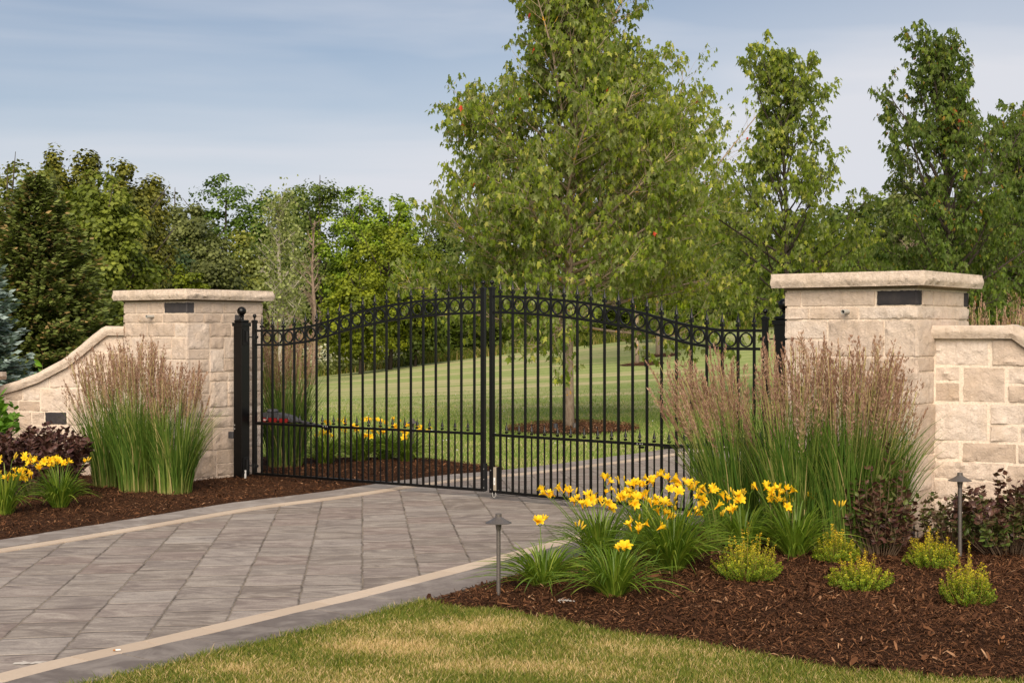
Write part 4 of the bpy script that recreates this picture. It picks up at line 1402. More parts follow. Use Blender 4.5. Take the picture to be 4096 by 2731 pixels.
# ------------------------------------------------------------------ lawn grass blades (near)
def dryness(x, y):
    d = .5 + .55 * fbm(np.stack([x * 1.5, y * 2.2, x * 0], -1), 31, 4)
    for (cx, cy, rx, ry, a) in ((-.45, 7.68, .62, .20, .55), (-.62, 7.15, .5, .16, .35), (-.2, 6.75, .8, .16, .35), (1.1, 7.05, .35, .10, .4), (1.9, 6.72, .4, .10, .6), (-1.2, 6.7, .25, .12, .3), (.45, 7.25, .25, .1, .25)):
        d = d + a * np.exp(-(((x - cx) / rx) ** 2 + ((y - cy) / ry) ** 2))
    for (cx, cy, rx, ry, a) in ((-.2, 8.2, .35, .14, .5), (-1.1, 7.55, .35, .15, .4), (.4, 7.75, .3, .2, .35), (-1.2, 7.1, .3, .1, .3)):
        d = d - a * np.exp(-(((x - cx) / rx) ** 2 + ((y - cy) / ry) ** 2))
    return d


lawn_poly = np.vstack([BR[:-1], [(4.6, 4.0), (-4.0, 4.0)], NE[(NE[:, 1] > 4.5) & (NE[:, 1] < 8.38)]])


def blades(name, q, h0, wd, seed, label, dry=None, kpts=4, mat='blade'):
    r = np.random.default_rng(seed); n = len(q)
    z = terrain(q[:, 0], q[:, 1]) - .012
    h = h0 * r.uniform(.5, 1.25, n) * (1 + .35 * fbm(np.stack([q[:, 0] * 4, q[:, 1] * 4, q[:, 0] * 0], -1), 5))
    a = r.uniform(0, 2 * np.pi, n); ln = r.uniform(.1, .75, n) * h
    dr = np.stack([np.cos(a), np.sin(a)], 1)
    t_ = np.linspace(0, 1, kpts)
    paths = np.zeros((n, kpts, 3))
    paths[:, :, 0] = q[:, 0:1] + dr[:, 0:1] * ln[:, None] * t_[None] ** 1.8
    paths[:, :, 1] = q[:, 1:2] + dr[:, 1:2] * ln[:, None] * t_[None] ** 1.8
    paths[:, :, 2] = z[:, None] + h[:, None] * t_[None] * (1 - .25 * t_[None])
    b = r.uniform(0, 2 * np.pi, n); side = np.stack([np.cos(b), np.sin(b) * .5, 0 * b], 1)
    W = wd * r.uniform(.6, 1.3, n)[:, None] * np.array([1, .9, .6, .08])[-kpts:][None]
    d = dry(q[:, 0], q[:, 1]) if dry is not None else np.full(n, .3)
    tint = np.clip(.26 + .20 * r.normal(0, 1, n) + sstep(.52, 1.0, d + r.normal(0, .20, n)) * .60 + (r.uniform(0, 1, n) < .08) * .45, 0, 1)
    o = strips(name, paths, side, W, M[mat], tint)
    return tag(o, label, None, None, "stuff")


r_ = np.random.default_rng(77)
q = scatter_in(lawn_poly, 150000, r_, lambda q: (q[:, 1] > 5.9) & (np.abs(q[:, 0]) < q[:, 1] * .37 + .2))
blades("lawn_grass", q, .046, .0040, 78, "short front lawn of green and straw coloured grass blades", dryness)
# edges hanging over the paving and the mulch
ed = np.vstack([BR[:-18], NE[(NE[:, 1] > 5.6) & (NE[:, 1] < 8.3)]])
k = r_.integers(0, len(ed), 9000); q = ed[k] + r_.normal(0, .028, (9000, 2))
blades("lawn_edge_grass", q, .055, .004, 79, "taller grass fringe along the edge of the front lawn", lambda x, y: dryness(x, y) - .25)

# lawn beyond the gate
def w_back(q): return np.clip((18.0 / q[:, 1]) ** 2.0, 0, 1) * (np.abs(q[:, 0] - .5) < q[:, 1] * .24 + .4)
back_poly = np.vstack([FE[(FE[:, 1] > 16.2) & (FE[:, 1] < 23)][::1], [(9, 34), (-9, 34), (-9, 18.2), (-6, 18.1), (-3.6, 18.15), (-2.6, 17.95), (-1.9, 18.0), (-1.25, 17.95), (-.8, 17.6), (-.42, 17.1), (-.15, 16.8)]])
q = scatter_in(back_poly, 120000, r_, w_back)
q = q[r_.uniform(0, 1, len(q)) < 1 - .9 * sstep(22, 33, q[:, 1])]
m_ = np.hypot((q[:, 0] - .95) / 1.05, (q[:, 1] - 22.3) / 1.2) > .97
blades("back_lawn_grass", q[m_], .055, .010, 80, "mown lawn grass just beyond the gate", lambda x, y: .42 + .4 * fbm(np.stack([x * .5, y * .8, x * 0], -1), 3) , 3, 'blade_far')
# dots of white clover
kk = scatter_in(back_poly, 110, r_, lambda q: (q[:, 1] < 32) & (np.abs(q[:, 0]) < q[:, 1] * .2 + 2))
cm = MB()
for x, y in kk: cm.lathe((x, y, tz(x, y) + .035), [(.004, 0), (.009, .005), (.009, .011), (.002, .015)], 6)
tag(cm.build("clover_flowers", M['feather']), "tiny white clover flowers dotted through the lawn beyond the gate", None, None, "stuff")

ring_bed(.95, 22.3, 1.05, 1.2, "ring of bark mulch round the large maple trunk", 14000, 41)
ring_bed(PX(2570, 43), 43.0, .68, .95, "ring of bark mulch round the first slender lawn tree", 1500, 42)
ring_bed(PX(2650, 47), 47.0, .65, .95, "ring of bark mulch round the second slender lawn tree", 1500, 43)

# ------------------------------------------------------------------ feather reed grass
def reed_grass(x, y, z, h, nst, spread, lean, seed, label, nbl=420, plume=1.0, base_r=.17):
    r = np.random.default_rng(seed)
    root = empty("reed_grass", (x, y, z), 0, label, "ornamental grass", "clumps of feather reed grass")
    # leaves
    n = int(nbl * 1.5); k = 8; t_ = np.linspace(0, 1, k)
    a = r.uniform(0, 2 * np.pi, n); rb = base_r * np.sqrt(r.uniform(0, 1, n))
    b0 = np.stack([np.cos(a) * rb, np.sin(a) * rb], 1)
    az = a + r.normal(0, .6, n); D = np.stack([np.cos(az), np.sin(az)], 1)
    Lf = h * r.uniform(.36, .84, n); arch = r.uniform(.05, .45, n) ** 1.2
    paths = np.zeros((n, k, 3))
    hor = (Lf * arch)[:, None] * (t_[None] ** 1.9) + .10 * t_[None] * Lf[:, None] * .6
    paths[:, :, 0] = b0[:, 0:1] + D[:, 0:1] * hor + lean[0] * t_[None] ** 1.5 * Lf[:, None] * .4
    paths[:, :, 1] = b0[:, 1:2] + D[:, 1:2] * hor
    drop = (arch[:, None] * 1.0) * t_[None] ** 3.0
    paths[:, :, 2] = Lf[:, None] * (t_[None] - drop * .55) - .03
    side = np.stack([-np.sin(az + .5), np.cos(az + .5), r.normal(0, .2, n)], 1)
    W = .0095 * r.uniform(.6, 1.3, n)[:, None] * np.array([.7, .9, 1, 1, .9, .75, .5, .1])[None]
    tint = np.clip(.40 + .27 * r.normal(0, 1, n), 0, .85)[:, None] + .0 * t_[None]
    dead = r.uniform(0, 1, n) < .035; tint[dead] = 1.0
    tint = np.clip(tint + .8 * (1 - t_[None]) ** 7 * r.uniform(.2, 1, (n, 1)), 0, 1)
    strips("leaves", paths, side, W, M['reed'], tint, root)
    # stems
    n = nst; k = 7; t_ = np.linspace(0, 1, k)
    a = r.uniform(0, 2 * np.pi, n); rb = base_r * np.sqrt(r.uniform(0, 1, n)) * .9
    b0 = np.stack([np.cos(a) * rb, np.sin(a) * rb], 1)
    H = h * r.uniform(.62, 1.0, n) ** .8 * 1.03 * (1 - .10 * (rb / base_r) ** 2)
    tip = b0 / base_r * spread * r.uniform(.6, 1.15, n)[:, None] + r.normal(0, .045, (n, 2)) + np.array(lean) * H[:, None]
    paths = np.zeros((n, k, 3))
    for c in (0, 1): paths[:, :, c] = b0[:, c:c + 1] + tip[:, c:c + 1] * t_[None] ** 1.35
    paths[:, :, 2] = H[:, None] * t_[None]
    side = np.stack([np.ones(n), r.normal(0, .4, n), np.zeros(n)], 1)
    W = np.full((n, k), .0036)
    strips("stems", paths, side, W, M['reed'], np.clip(.6 + .5 * t_[None] ** 3 + r.normal(0, .1, (n, 1)), 0, 1), root)
    # plumes: many small spikelets hugging the top of each stem
    Ps, Us, Ns, Sz, Tn = [], [], [], [], []
    for i in range(n):
        pl_ = r.uniform(.20, .34) * plume * (h / 1.5); m = int(80 * plume)
        top = paths[i, -1]; dv = norm(paths[i, -1] - paths[i, -2])
        s_ = np.sort(r.uniform(0, 1, m))
        openn = r.choice([.35, .7, 1.7], p=[.4, .3, .3])
        rad = .016 * openn * np.sin(np.pi * np.clip(s_ * .9 + .08, 0, 1)) ** .7 * r.uniform(.2, 1.1, m)
        az = r.uniform(0, 2 * np.pi, m)
        curve = np.array([*r.normal(0, .03, 2), 0])
        c0 = top + dv * 0 - dv[None] * (pl_ * (1 - s_))[:, None] * 1.0 + dv[None] * (.06 * s_)[:, None] + curve[None] * (s_ ** 2)[:, None]
        o_ = np.stack([np.cos(az) * rad, np.sin(az) * rad, np.zeros(m)], 1)
        Ps.append(c0 + o_); Us.append(dv[None] + .35 * norm(o_ + 1e-5) * (.3 + openn)); Ns.append(r.normal(0, 1, (m, 3)))
        Sz.append(r.uniform(.018, .034, m)); Tn.append(np.clip(r.normal(.5, .22, m) + r.normal(0, .15), 0, 1))
    leaf_field("plumes", np.concatenate(Ps), np.concatenate(Us), np.concatenate(Ns), np.concatenate(Sz), M['plume'], np.concatenate(Tn), DIAMOND, root, .42)
    return root


# left group
for (px, Y, h, ns, sp, ln, sd_, lab, nb, br) in [
    (440, 14.55, 1.36, 85, .20, (-.10, 0), 101, "leftmost clump of feather reed grass before the sweeping left wall", 330, .17),
    (560, 14.15, 1.46, 120, .16, (-.02, 0), 102, "middle clump of feather reed grass left of the left pillar", 420, .20),
    (700, 13.95, 1.26, 80, .17, (.05, 0), 103, "right hand clump of feather reed grass against the left pillar front", 360, .17)]:
    x = PX(px, Y); reed_grass(x, Y, ML(x, Y), h, ns, sp, ln, sd_, lab, nb, 1.0, br)
# right group, in front of the pillar
for (px, Y, h, ns, sp, ln, sd_, lab, nb, br) in [
    (2935, 10.5, 1.34, 110, .23, (-.19, 0), 111, "leaning clump of feather reed grass before the right gate leaf", 400, .20),
    (3190, 10.05, 1.46, 110, .22, (-.02, 0), 112, "tall clump of feather reed grass at the left corner of the right pillar", 560, .20),
    (3400, 9.95, 1.46, 120, .24, (.04, 0), 113, "broad clump of feather reed grass centred before the right pillar", 520, .20),
    (3520, 10.05, 1.26, 55, .14, (.02, 0), 114, "thin clump of feather reed grass at the right corner of the right pillar", 330, .14)]:
    x = PX(px, Y); reed_grass(x, Y, MR(x, Y), h, ns, sp, ln, sd_, lab, nb, 1.05, br)
x = PX(1140, 16.75); reed_grass(x, 16.75, 0, 1.66, 110, .22, (.02, 0), 121, "clump of feather reed grass behind the hinge end of the left gate leaf", 480, 1.1, .2)
for k, (px, Y, h, lab) in enumerate([(3960, 13.6, 1.86, "brown plumed reed grass clump rising behind the right low wall beside the pillar"), (4085, 13.2, 1.90, "brown plumed reed grass clump at the right border behind the low wall")]):
    reed_grass(PX(px, Y), Y, tz(PX(px, Y), Y), h, 60, .22, (0, 0), 131 + k, lab, 160, 1.2, .16)

# ------------------------------------------------------------------ daylilies
def petal_pts(L_, w_, open_, k=6):
    t_ = np.linspace(0, 1, k); wd = w_ * np.array([.30, .66, .95, 1.05, .95, .40])
    rr_ = L_ * (.10 * t_ + (.30 + .62 * open_) * t_ ** 2.0); zz_ = L_ * (t_ * (1 - .22 * open_) - .30 * open_ * t_ ** 4)
    return rr_, zz_, wd


def flower_mesh(name, open_, L_=.078, seed=0):
    r = np.random.default_rng(seed); mb = MB()
    for i in range(6):
        a = i * math.pi / 3 + r.normal(0, .06); inner = i % 2
        rr_, zz_, wd = petal_pts(L_ * (1 if inner else .96), (.040 if inner else .029) * (.42 + .62 * open_), open_ * r.uniform(.85, 1.1))
        ca, sa = math.cos(a), math.sin(a); V = []; t = []
        for j in range(6):
            ruf = .004 * math.sin(j * 2.3 + i) * open_
            for s_, up in ((-.5, 1), (0, 0), (.5, 1)):
                V.append((ca * rr_[j] - sa * wd[j] * s_, sa * rr_[j] + ca * wd[j] * s_, zz_[j] + up * (.005 + ruf) + .012)); t.append(.15 + .75 * j / 5 * (.9 if inner else .7))
        F = [(j * 3 + c, j * 3 + c + 1, j * 3 + c + 4, j * 3 + c + 3) for j in range(5) for c in (0, 1)]
        mb.add(V, F, t)
    mb.lathe((0, 0, 0), [(.003, -.004), (.004, .004), (.006, .016), (.004, .02)], 6, t=.3)
    return mb.mesh(name, M['petal'], True)


FLOW = [flower_mesh("open_flower", .80, .058, 1), flower_mesh("open_flower", .62, .062, 2), flower_mesh("half_open_flower", .42, .070, 3), flower_mesh("half_open_flower", .28, .070, 4), flower_mesh("closed_flower", .08, .062, 5)]
budm = MB(); budm.lathe((0, 0, 0), [(.002, 0), (.005, .010), (.0065, .024), (.005, .038), (.001, .046)], 7, t=.3); BUD = budm.mesh("bud", M['bud'], True)


def daylily(x, y, z, h, rad, nleaf, nfl, seed, label, fl=None, lean=(0, 0), fz=(.75, 1.05), floff=(0, 0)):
    r = np.random.default_rng(seed)
    root = empty("daylily", (x, y, z), 0, label, "daylily plant", "clumps of yellow daylilies")
    n = int(nleaf * 1.6); k = 10; t_ = np.linspace(0, 1, k)
    a = r.uniform(0, 2 * np.pi, n); rb = .06 * np.sqrt(r.uniform(0, 1, n)); az = a + r.normal(0, .3, n)
    Lf = r.uniform(.75, 1.2, n) * math.hypot(h * .82, rad)
    up = r.uniform(.0, 1.0, n) ** .8      # 1 = upright, 0 = arching outwards
    hor = rad * (1.28 - .95 * up) * r.uniform(.75, 1.15, n); ver = h * (.62 + .36 * up) * r.uniform(.75, 1.05, n)
    D = np.stack([np.cos(az), np.sin(az)], 1)
    dr_ = (1 - up) * r.uniform(.55, 1.25, n)
    paths = np.zeros((n, k, 3))
    hh = hor[:, None] * (.38 * t_[None] + .62 * t_[None] ** 1.5)
    paths[:, :, 0] = (np.cos(a) * rb)[:, None] + D[:, 0:1] * hh; paths[:, :, 1] = (np.sin(a) * rb)[:, None] + D[:, 1:2] * hh
    paths[:, :, 2] = ver[:, None] * (1.65 * t_[None] - (.65 + .62 * dr_[:, None]) * t_[None] ** 2.2) - .02
    paths[:, :, 2] = np.maximum(paths[:, :, 2], .012 + .0 * t_[None]) * (t_[None] > 0) - .02 * (t_[None] == 0)
    side = np.stack([-np.sin(az), np.cos(az), r.normal(0, .25, n)], 1)
    W = .0105 * r.uniform(.7, 1.25, n)[:, None] * np.array([.7, .9, 1, 1, 1, .95, .85, .7, .45, .06])[None]
    tint = np.clip(r.normal(.45, .22, n)[:, None] + .20 * (1 - t_[None]) ** 2, 0, 1)
    strips("leaves", paths, side, W, M['lily'], tint, root, False, vfold=.22)
    # scapes and flowers
    sc = MB(); count = 0
    nfl = int(nfl * 1.3); nsc = max(2, int(nfl / 1.7))
    for i in range(nsc):
        a_ = r.uniform(0, 2 * math.pi); rr_ = rad * .85 * math.sqrt(r.uniform(.02, 1))
        tx, ty = math.cos(a_) * rr_ + lean[0] + floff[0], math.sin(a_) * rr_ + lean[1] + floff[1]
        hz_ = h * r.uniform(*fz)
        pts = [(tx * .12, ty * .12, 0), (tx * .40, ty * .40, hz_ * .45), (tx * .75, ty * .75, hz_ * .8), (tx, ty, hz_)]
        sc.tube(pts, [.0032, .003, .0028, .0022], 5, t=.5)
        for j in range(r.integers(2, 5)):
            ang = r.uniform(0, 2 * math.pi); e = Vector((math.cos(ang) * .025, math.sin(ang) * .025, r.uniform(.0, .035)))
            top = Vector(pts[-1]); tip = top + e
            sc.tube([top, tip], .0018, 4, t=.5)
            if count < nfl and j < 3:
                kind = int(r.choice(5, p=[.13, .17, .25, .25, .20])); me = FLOW[kind]; count += 1
                f = link("flower", me, root, tip)
                tilt = r.uniform(.5, 1.35) if kind < 2 else r.uniform(.25, 1.1)
                # flowers mostly face outward and towards the open side
                fa = ang if r.uniform() < .5 else -math.pi / 2 + r.normal(0, .8)
                f.rotation_euler = Vector((math.cos(fa) * math.sin(tilt), math.sin(fa) * math.sin(tilt), math.cos(tilt))).to_track_quat('Z', 'Y').to_euler()
                s_ = r.uniform(.60, .92); f.scale = (s_, s_, s_)
            else:
                f = link("flower_bud", BUD, root, tip)
                tilt = r.uniform(.1, .9); f.rotation_euler = Vector((math.cos(ang) * math.sin(tilt), math.sin(ang) * math.sin(tilt), math.cos(tilt))).to_track_quat('Z', 'Y').to_euler()
    sc.build("flower_stems", M['lily'], root)
    return root


def lilyR(px, py, h, rad, nl, nf, sd_, lab, **k):
    x, y = G(px, py, .05); daylily(x, y, MR(x, y) - .01, h, rad, nl, nf, sd_, lab, **k)


lilyR(2175, 2335, .30, .42, 150, 3, 201, "small daylily clump with few flowers nearest the path light", fz=(1.0, 1.15))
lilyR(2455, 2385, .37, .37, 150, 5, 202, "frontmost daylily clump with low scattered yellow flowers", fz=(.6, 1.1))
lilyR(2400, 2215, .42, .46, 170, 30, 203, "daylily clump full of yellow flowers before the lower gate rail", fz=(.80, 1.05))
lilyR(2690, 2290, .50, .48, 210, 34, 204, "largest daylily clump, crowded with yellow flowers, mid bed", fz=(.55, 1.05))
lilyR(2580, 2180, .48, .36, 100, 16, 207, "daylily clump with the highest yellow flowers against the gate bottom rail", fz=(.85, 1.03))
lilyR(2975, 2215, .42, .38, 120, 14, 205, "daylily clump with orange yellow flowers left of the dark shrub group", fz=(.75, 1.0))
lilyR(3180, 2235, .44, .38, 120, 14, 206, "daylily clump below the right pillar with pale leaf base and yellow flowers", fz=(.70, 1.0))


def lilyL(px, Y, h, rad, nl, nf, sd_, lab, **k):
    x = PX(px, Y); daylily(x, Y, 0 + (ML(x, Y) if Y < 15 else tz(x, Y)), h, rad, nl, nf, sd_, lab, **k)


lilyL(238, 12.75, .42, .32, 130, 20, 211, "daylily clump left of the reed grass with flowers on top", fz=(.78, 1.03))
lilyL(20, 12.3, .46, .32, 130, 24, 212, "daylily clump cut by the left border of the picture", fz=(.5, 1.02))
lilyL(1300, 17.0, .48, .42, 160, 14, 221, "leftmost daylily clump seen through the left gate leaf", fz=(.6, 1.03))
lilyL(1440, 17.4, .48, .42, 160, 16, 222, "second daylily clump seen through the left gate leaf", fz=(.6, 1.03))
lilyL(1540, 17.6, .46, .42, 160, 13, 223, "third daylily clump seen through the left gate leaf", fz=(.6, 1.03))
lilyL(1625, 17.35, .48, .42, 160, 13, 224, "rightmost daylily clump behind the gate beside the far path light", fz=(.6, 1.03))

# ------------------------------------------------------------------ shrubs
def twig_shrub(name, x, y, z, h, rad, nst, seed, label, cat, group, mat, lsize, per, tintf, leafw=1.0, tmpl=OVAL, upright=.5, twmat=None, base=.05, twr=.004, spiky=False, spiky2=False):
    r = np.random.default_rng(seed)
    root = empty(name, (x, y, z), 0, label, cat, group)
    tw = MB(); P, U, Nn, Sz, Tn = [], [], [], [], []
    for i in range(nst):
        a = r.uniform(0, 2 * np.pi); q = math.sqrt(r.uniform(0, 1))
        tipr = rad * q; hz_ = h * (1 - (1 - upright) * q ** 2) * (r.uniform(.72, 1.05) if not spiky else r.choice([r.uniform(.45, .8), r.uniform(.7, 1.05), r.uniform(1.0, 1.5)], p=[.45, .4, .15]))
        if spiky2: hz_ *= r.choice([.7, .9, 1.15], p=[.45, .4, .15])
        b0 = np.array([math.cos(a) * base * q, math.sin(a) * base * q, -.02])
        tip = np.array([math.cos(a) * tipr, math.sin(a) * tipr, hz_])
        mid = b0 + (tip - b0) * .5 + np.array([math.cos(a), math.sin(a), 0]) * tipr * .12 + r.normal(0, .02 * h, 3)
        pts = [b0, (b0 + mid) / 2 + r.normal(0, .01 * h, 3), mid, (mid + tip) / 2 + r.normal(0, .02 * h, 3), tip]
        tw.tube(pts, [twr, twr * .9, twr * .75, twr * .5, twr * .25], 4)
        pa = np.array(pts)
        for j in range(per):
            s_ = r.uniform(.22, 1.0) ** .75 * (len(pts) - 1); k0 = min(int(s_), len(pts) - 2); f = s_ - k0
            c = pa[k0] * (1 - f) + pa[k0 + 1] * f; d = norm(pa[k0 + 1] - pa[k0])
            o_ = r.normal(0, 1, 3); o_ = norm(o_ - d * o_.dot(d))
            P.append(c + o_ * .004); u = norm(d * r.uniform(.3, .9) + o_ * r.uniform(.6, 1.0)); U.append(u)
            Nn.append(norm(d - u * d.dot(u)) + r.normal(0, .3, 3)); Sz.append(lsize * r.uniform(.6, 1.2))
            Tn.append(tintf(r, c, s_ / (len(pts) - 1), h))
    tw.build("twigs", twmat or M['twig'], root)
    leaf_field("foliage", np.array(P), np.array(U), np.array(Nn), np.array(Sz), mat, np.clip(Tn, 0, 1), tmpl, root, leafw)
    return root


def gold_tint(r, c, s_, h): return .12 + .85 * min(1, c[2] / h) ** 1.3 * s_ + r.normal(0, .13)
def weig_tint(r, c, s_, h): return r.normal(.42, .18) + (.4 if r.uniform() < .25 else 0)
def weig_tint2(r, c, s_, h): return r.normal(.70, .2) - .35 * (s_ > .8) + .15 * (c[2] < h * .5)


for (px, py, h, rad, sd_, lab) in [
    (2990, 2362, .27, .205, 301, "golden leaved shrub below the two back daylilies, widest of its row"),
    (3345, 2285, .20, .14, 302, "small golden shrub partly behind another, below the dark shrub"),
    (3440, 2395, .20, .18, 303, "low spreading golden shrub in the middle of the mulch"),
    (3725, 2310, .22, .16, 304, "golden shrub beside the foot of the right path light"),
    (3868, 2455, .27, .14, 305, "golden shrub with fresh green base nearest the right border")]:
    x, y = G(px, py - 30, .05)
    twig_shrub("golden_shrub", x, y, MR(x, y), h * .92, rad * 1.15, int(90 + 420 * rad), sd_, lab, "shrub", "small golden shrubs in the mulch", M['gold'], .0100, 50, gold_tint, 1.7, OVAL, .36, base=.06, twr=.0018, spiky=True, twmat=M['goldtwig'])

x = PX(3520, 9.75); twig_shrub("dark_shrub", x, 9.75, MR(x, 9.75), .66, .25, 58, 311, "upright dark purple leaved shrub at the foot of the right pillar", "shrub", "dark leaved shrubs", M['weigela'], .050, 30, weig_tint, 1.2, OVAL, .70, base=.10, spiky2=True)
x = PX(3420, 9.8); 
x = PX(4040, 9.75); twig_shrub("dark_shrub", x, 9.75, MR(x, 9.75), .56, .42, 90, 312, "wide dark green and purple shrub by the low wall at the right border", "shrub", "dark leaved shrubs", M['weigela'], .050, 40, weig_tint2, 1.3, OVAL, .7, base=.16, spiky2=True)
x = PX(3800, 10.0); twig_shrub("dark_shrub", x, 10.0, MR(x, 10.0), .42, .22, 26, 313, "sparse green tinged shrub against the wall behind the right path light", "shrub", "dark leaved shrubs", M['weigela'], .042, 26, lambda r, c, s_, h: r.normal(.72, .15), 1.4, OVAL, .7, base=.06)
x = PX(150, 13.7); twig_shrub("dark_shrub", x, 13.7, ML(x, 13.7), .68, .50, 110, 314, "dark purple shrub behind the daylilies before the left wall", "shrub", "dark leaved shrubs", M['weigela'], .065, 36, lambda r, c, s_, h: r.normal(.22, .13), 1.2, OVAL, .8, base=.2)
x = PX(-60, 13.9); twig_shrub("dark_shrub", x, 13.9, ML(x, 13.9), .60, .40, 70, 315, "dark purple shrub running out of the picture at the left border", "shrub", "dark leaved shrubs", M['weigela'], .065, 34, lambda r, c, s_, h: r.normal(.22, .13), 1.2, OVAL, .8, base=.2)
x = PX(-25, 14.6); twig_shrub("green_shrub", x, 14.6, 0, .92, .25, 26, 316, "broad leaved green shrub cut by the left border before the wall", "shrub", None, M['fresh'], .11, 16, lambda r, c, s_, h: r.uniform(0, .6), 1.5, OVAL, .9, base=.1)
x = PX(152, 17.2); twig_shrub("green_shrub", x, 17.2, -.0, PZ(1462, 17.2), .16, 14, 317, "bright green leafy shoot showing above the sweeping left wall", "shrub", None, M['fresh'], .14, 9, lambda r, c, s_, h: r.uniform(.4, 1), 1.2, OVAL, .95, base=.05)

# ------------------------------------------------------------------ small things
x, y = G(2262, 2408, .04)
fz = MR(x, y) + .012
fr = empty("feather", (x, y, fz), R_(-12), "curled white feather lying on mulch below the daylilies", "feather")
t_ = np.linspace(0, 1, 10); pth = np.stack([-.045 + .095 * t_, .012 * np.sin(t_ * 3), .006 + .012 * t_ * (1 - t_)], 1)
MB().tube([tuple(p_) for p_ in pth], .0008, 4).build("quill", M['feather'], fr)
bs = []; r = np.random.default_rng(9)
for s_ in (-1, 1):
    for k in range(40):
        p0 = pth[0] + (pth[-1] - pth[0]) * k / 39 * .96; p0[1] += .012 * math.sin(k / 39 * 3)
        d = np.array([.6, s_ * 1.0, .35 + r.normal(0, .3)]) * .018 * (1.1 - .6 * k / 39)
        bs.append([p0, p0 + d * .6, p0 + d + np.array([.004, 0, -.003])])
strips("vane", np.array(bs), np.tile([[1, 0, 0.2]], (80, 1)), np.full((80, 3), .002), M['feather'], np.full(80, .5), fr)

x, y = G(462, 2612); cg = empty("cigarette_butt", (x, y, .019), R_(20), "cigarette butt lying on the beige band near the front lawn", "cigarette butt")
b = MB().tube([(-.0, 0, 0), (.024, .0, 0)], .0042, 10).build("paper", M['white'], cg); b = MB().tube([(-.012, 0, 0), (-.0005, 0, 0)], .0043, 10).build("filter_tip", M['orangebrown'], cg)
# hose/cable end in the mulch
x, y = G(1975, 2440, .02); hz0 = .03
hb = MB().tube([(0, 0, -.02), (-.02, .03, .012), (.03, .04, .016), (.09, -.02, .014), (.15, -.09, .01), (.17, -.10, -.02)], .0035, 6)
tag(hb.build("irrigation_tube", M['cable'], None, True, (x, y, MR(x + .05, y) - .01)), "thin black irrigation tube looping out of the mulch below the path light", "tube")
# small uplights at the foot of the maple
for k, (px, Y, lab) in enumerate([(2222, 21.7, "small dark ground spotlight left of the maple trunk"), (2298, 21.8, "small brown ground spotlight right of the maple trunk")]):
    e = empty("ground_spotlight", (PX(px, Y), Y, .03), 0, lab, "spotlight", "ground spotlights at the maple")
    MB().tube([(0, 0, -.1), (0, 0, .05)], .01, 8).build("spike", M['blackplate'], e)
    MB().lathe((0, 0, .05), [(.018, 0), (.030, .012), (.030, .11), (.026, .112), (.026, .10), (.001, .10)], 14).build("lamp_housing", M['lamp'] if k else M['greyplastic'], e)
e = empty("ground_spotlight", (PX(2585, 41.5), 41.5, tz(PX(2585, 41.5), 41.5)), 0, "tiny dark ground spotlight by the slender lawn tree", "spotlight")
MB().lathe((0, 0, 0), [(.05, 0), (.06, .05), (.06, .24), (.001, .25)], 12).build("lamp_housing", M['blackplate'], e)
# white splash on the slabs
x, y = G(120, 2652); V = []; r = np.random.default_rng(3)
for i in range(26):
    a = 2 * math.pi * i / 26; rr_ = .05 * (1 + .55 * math.sin(a * 2 + 1) + .3 * r.normal())
    V.append((rr_ * 1.25 * math.cos(a), rr_ * .7 * math.sin(a), 0))
V = [(0, 0, 0)] + V
sp = MB().add(V, [(0, 1 + i, 1 + (i + 1) % 26) for i in range(26)]); o = sp.build("white_splash", plain("dried_splash", (.50, .46, .41), .9, .1), loc=(x, y, .006)); tag(o, "dried white splash mark on the paving slabs by the front beige band", None, None, "structure")

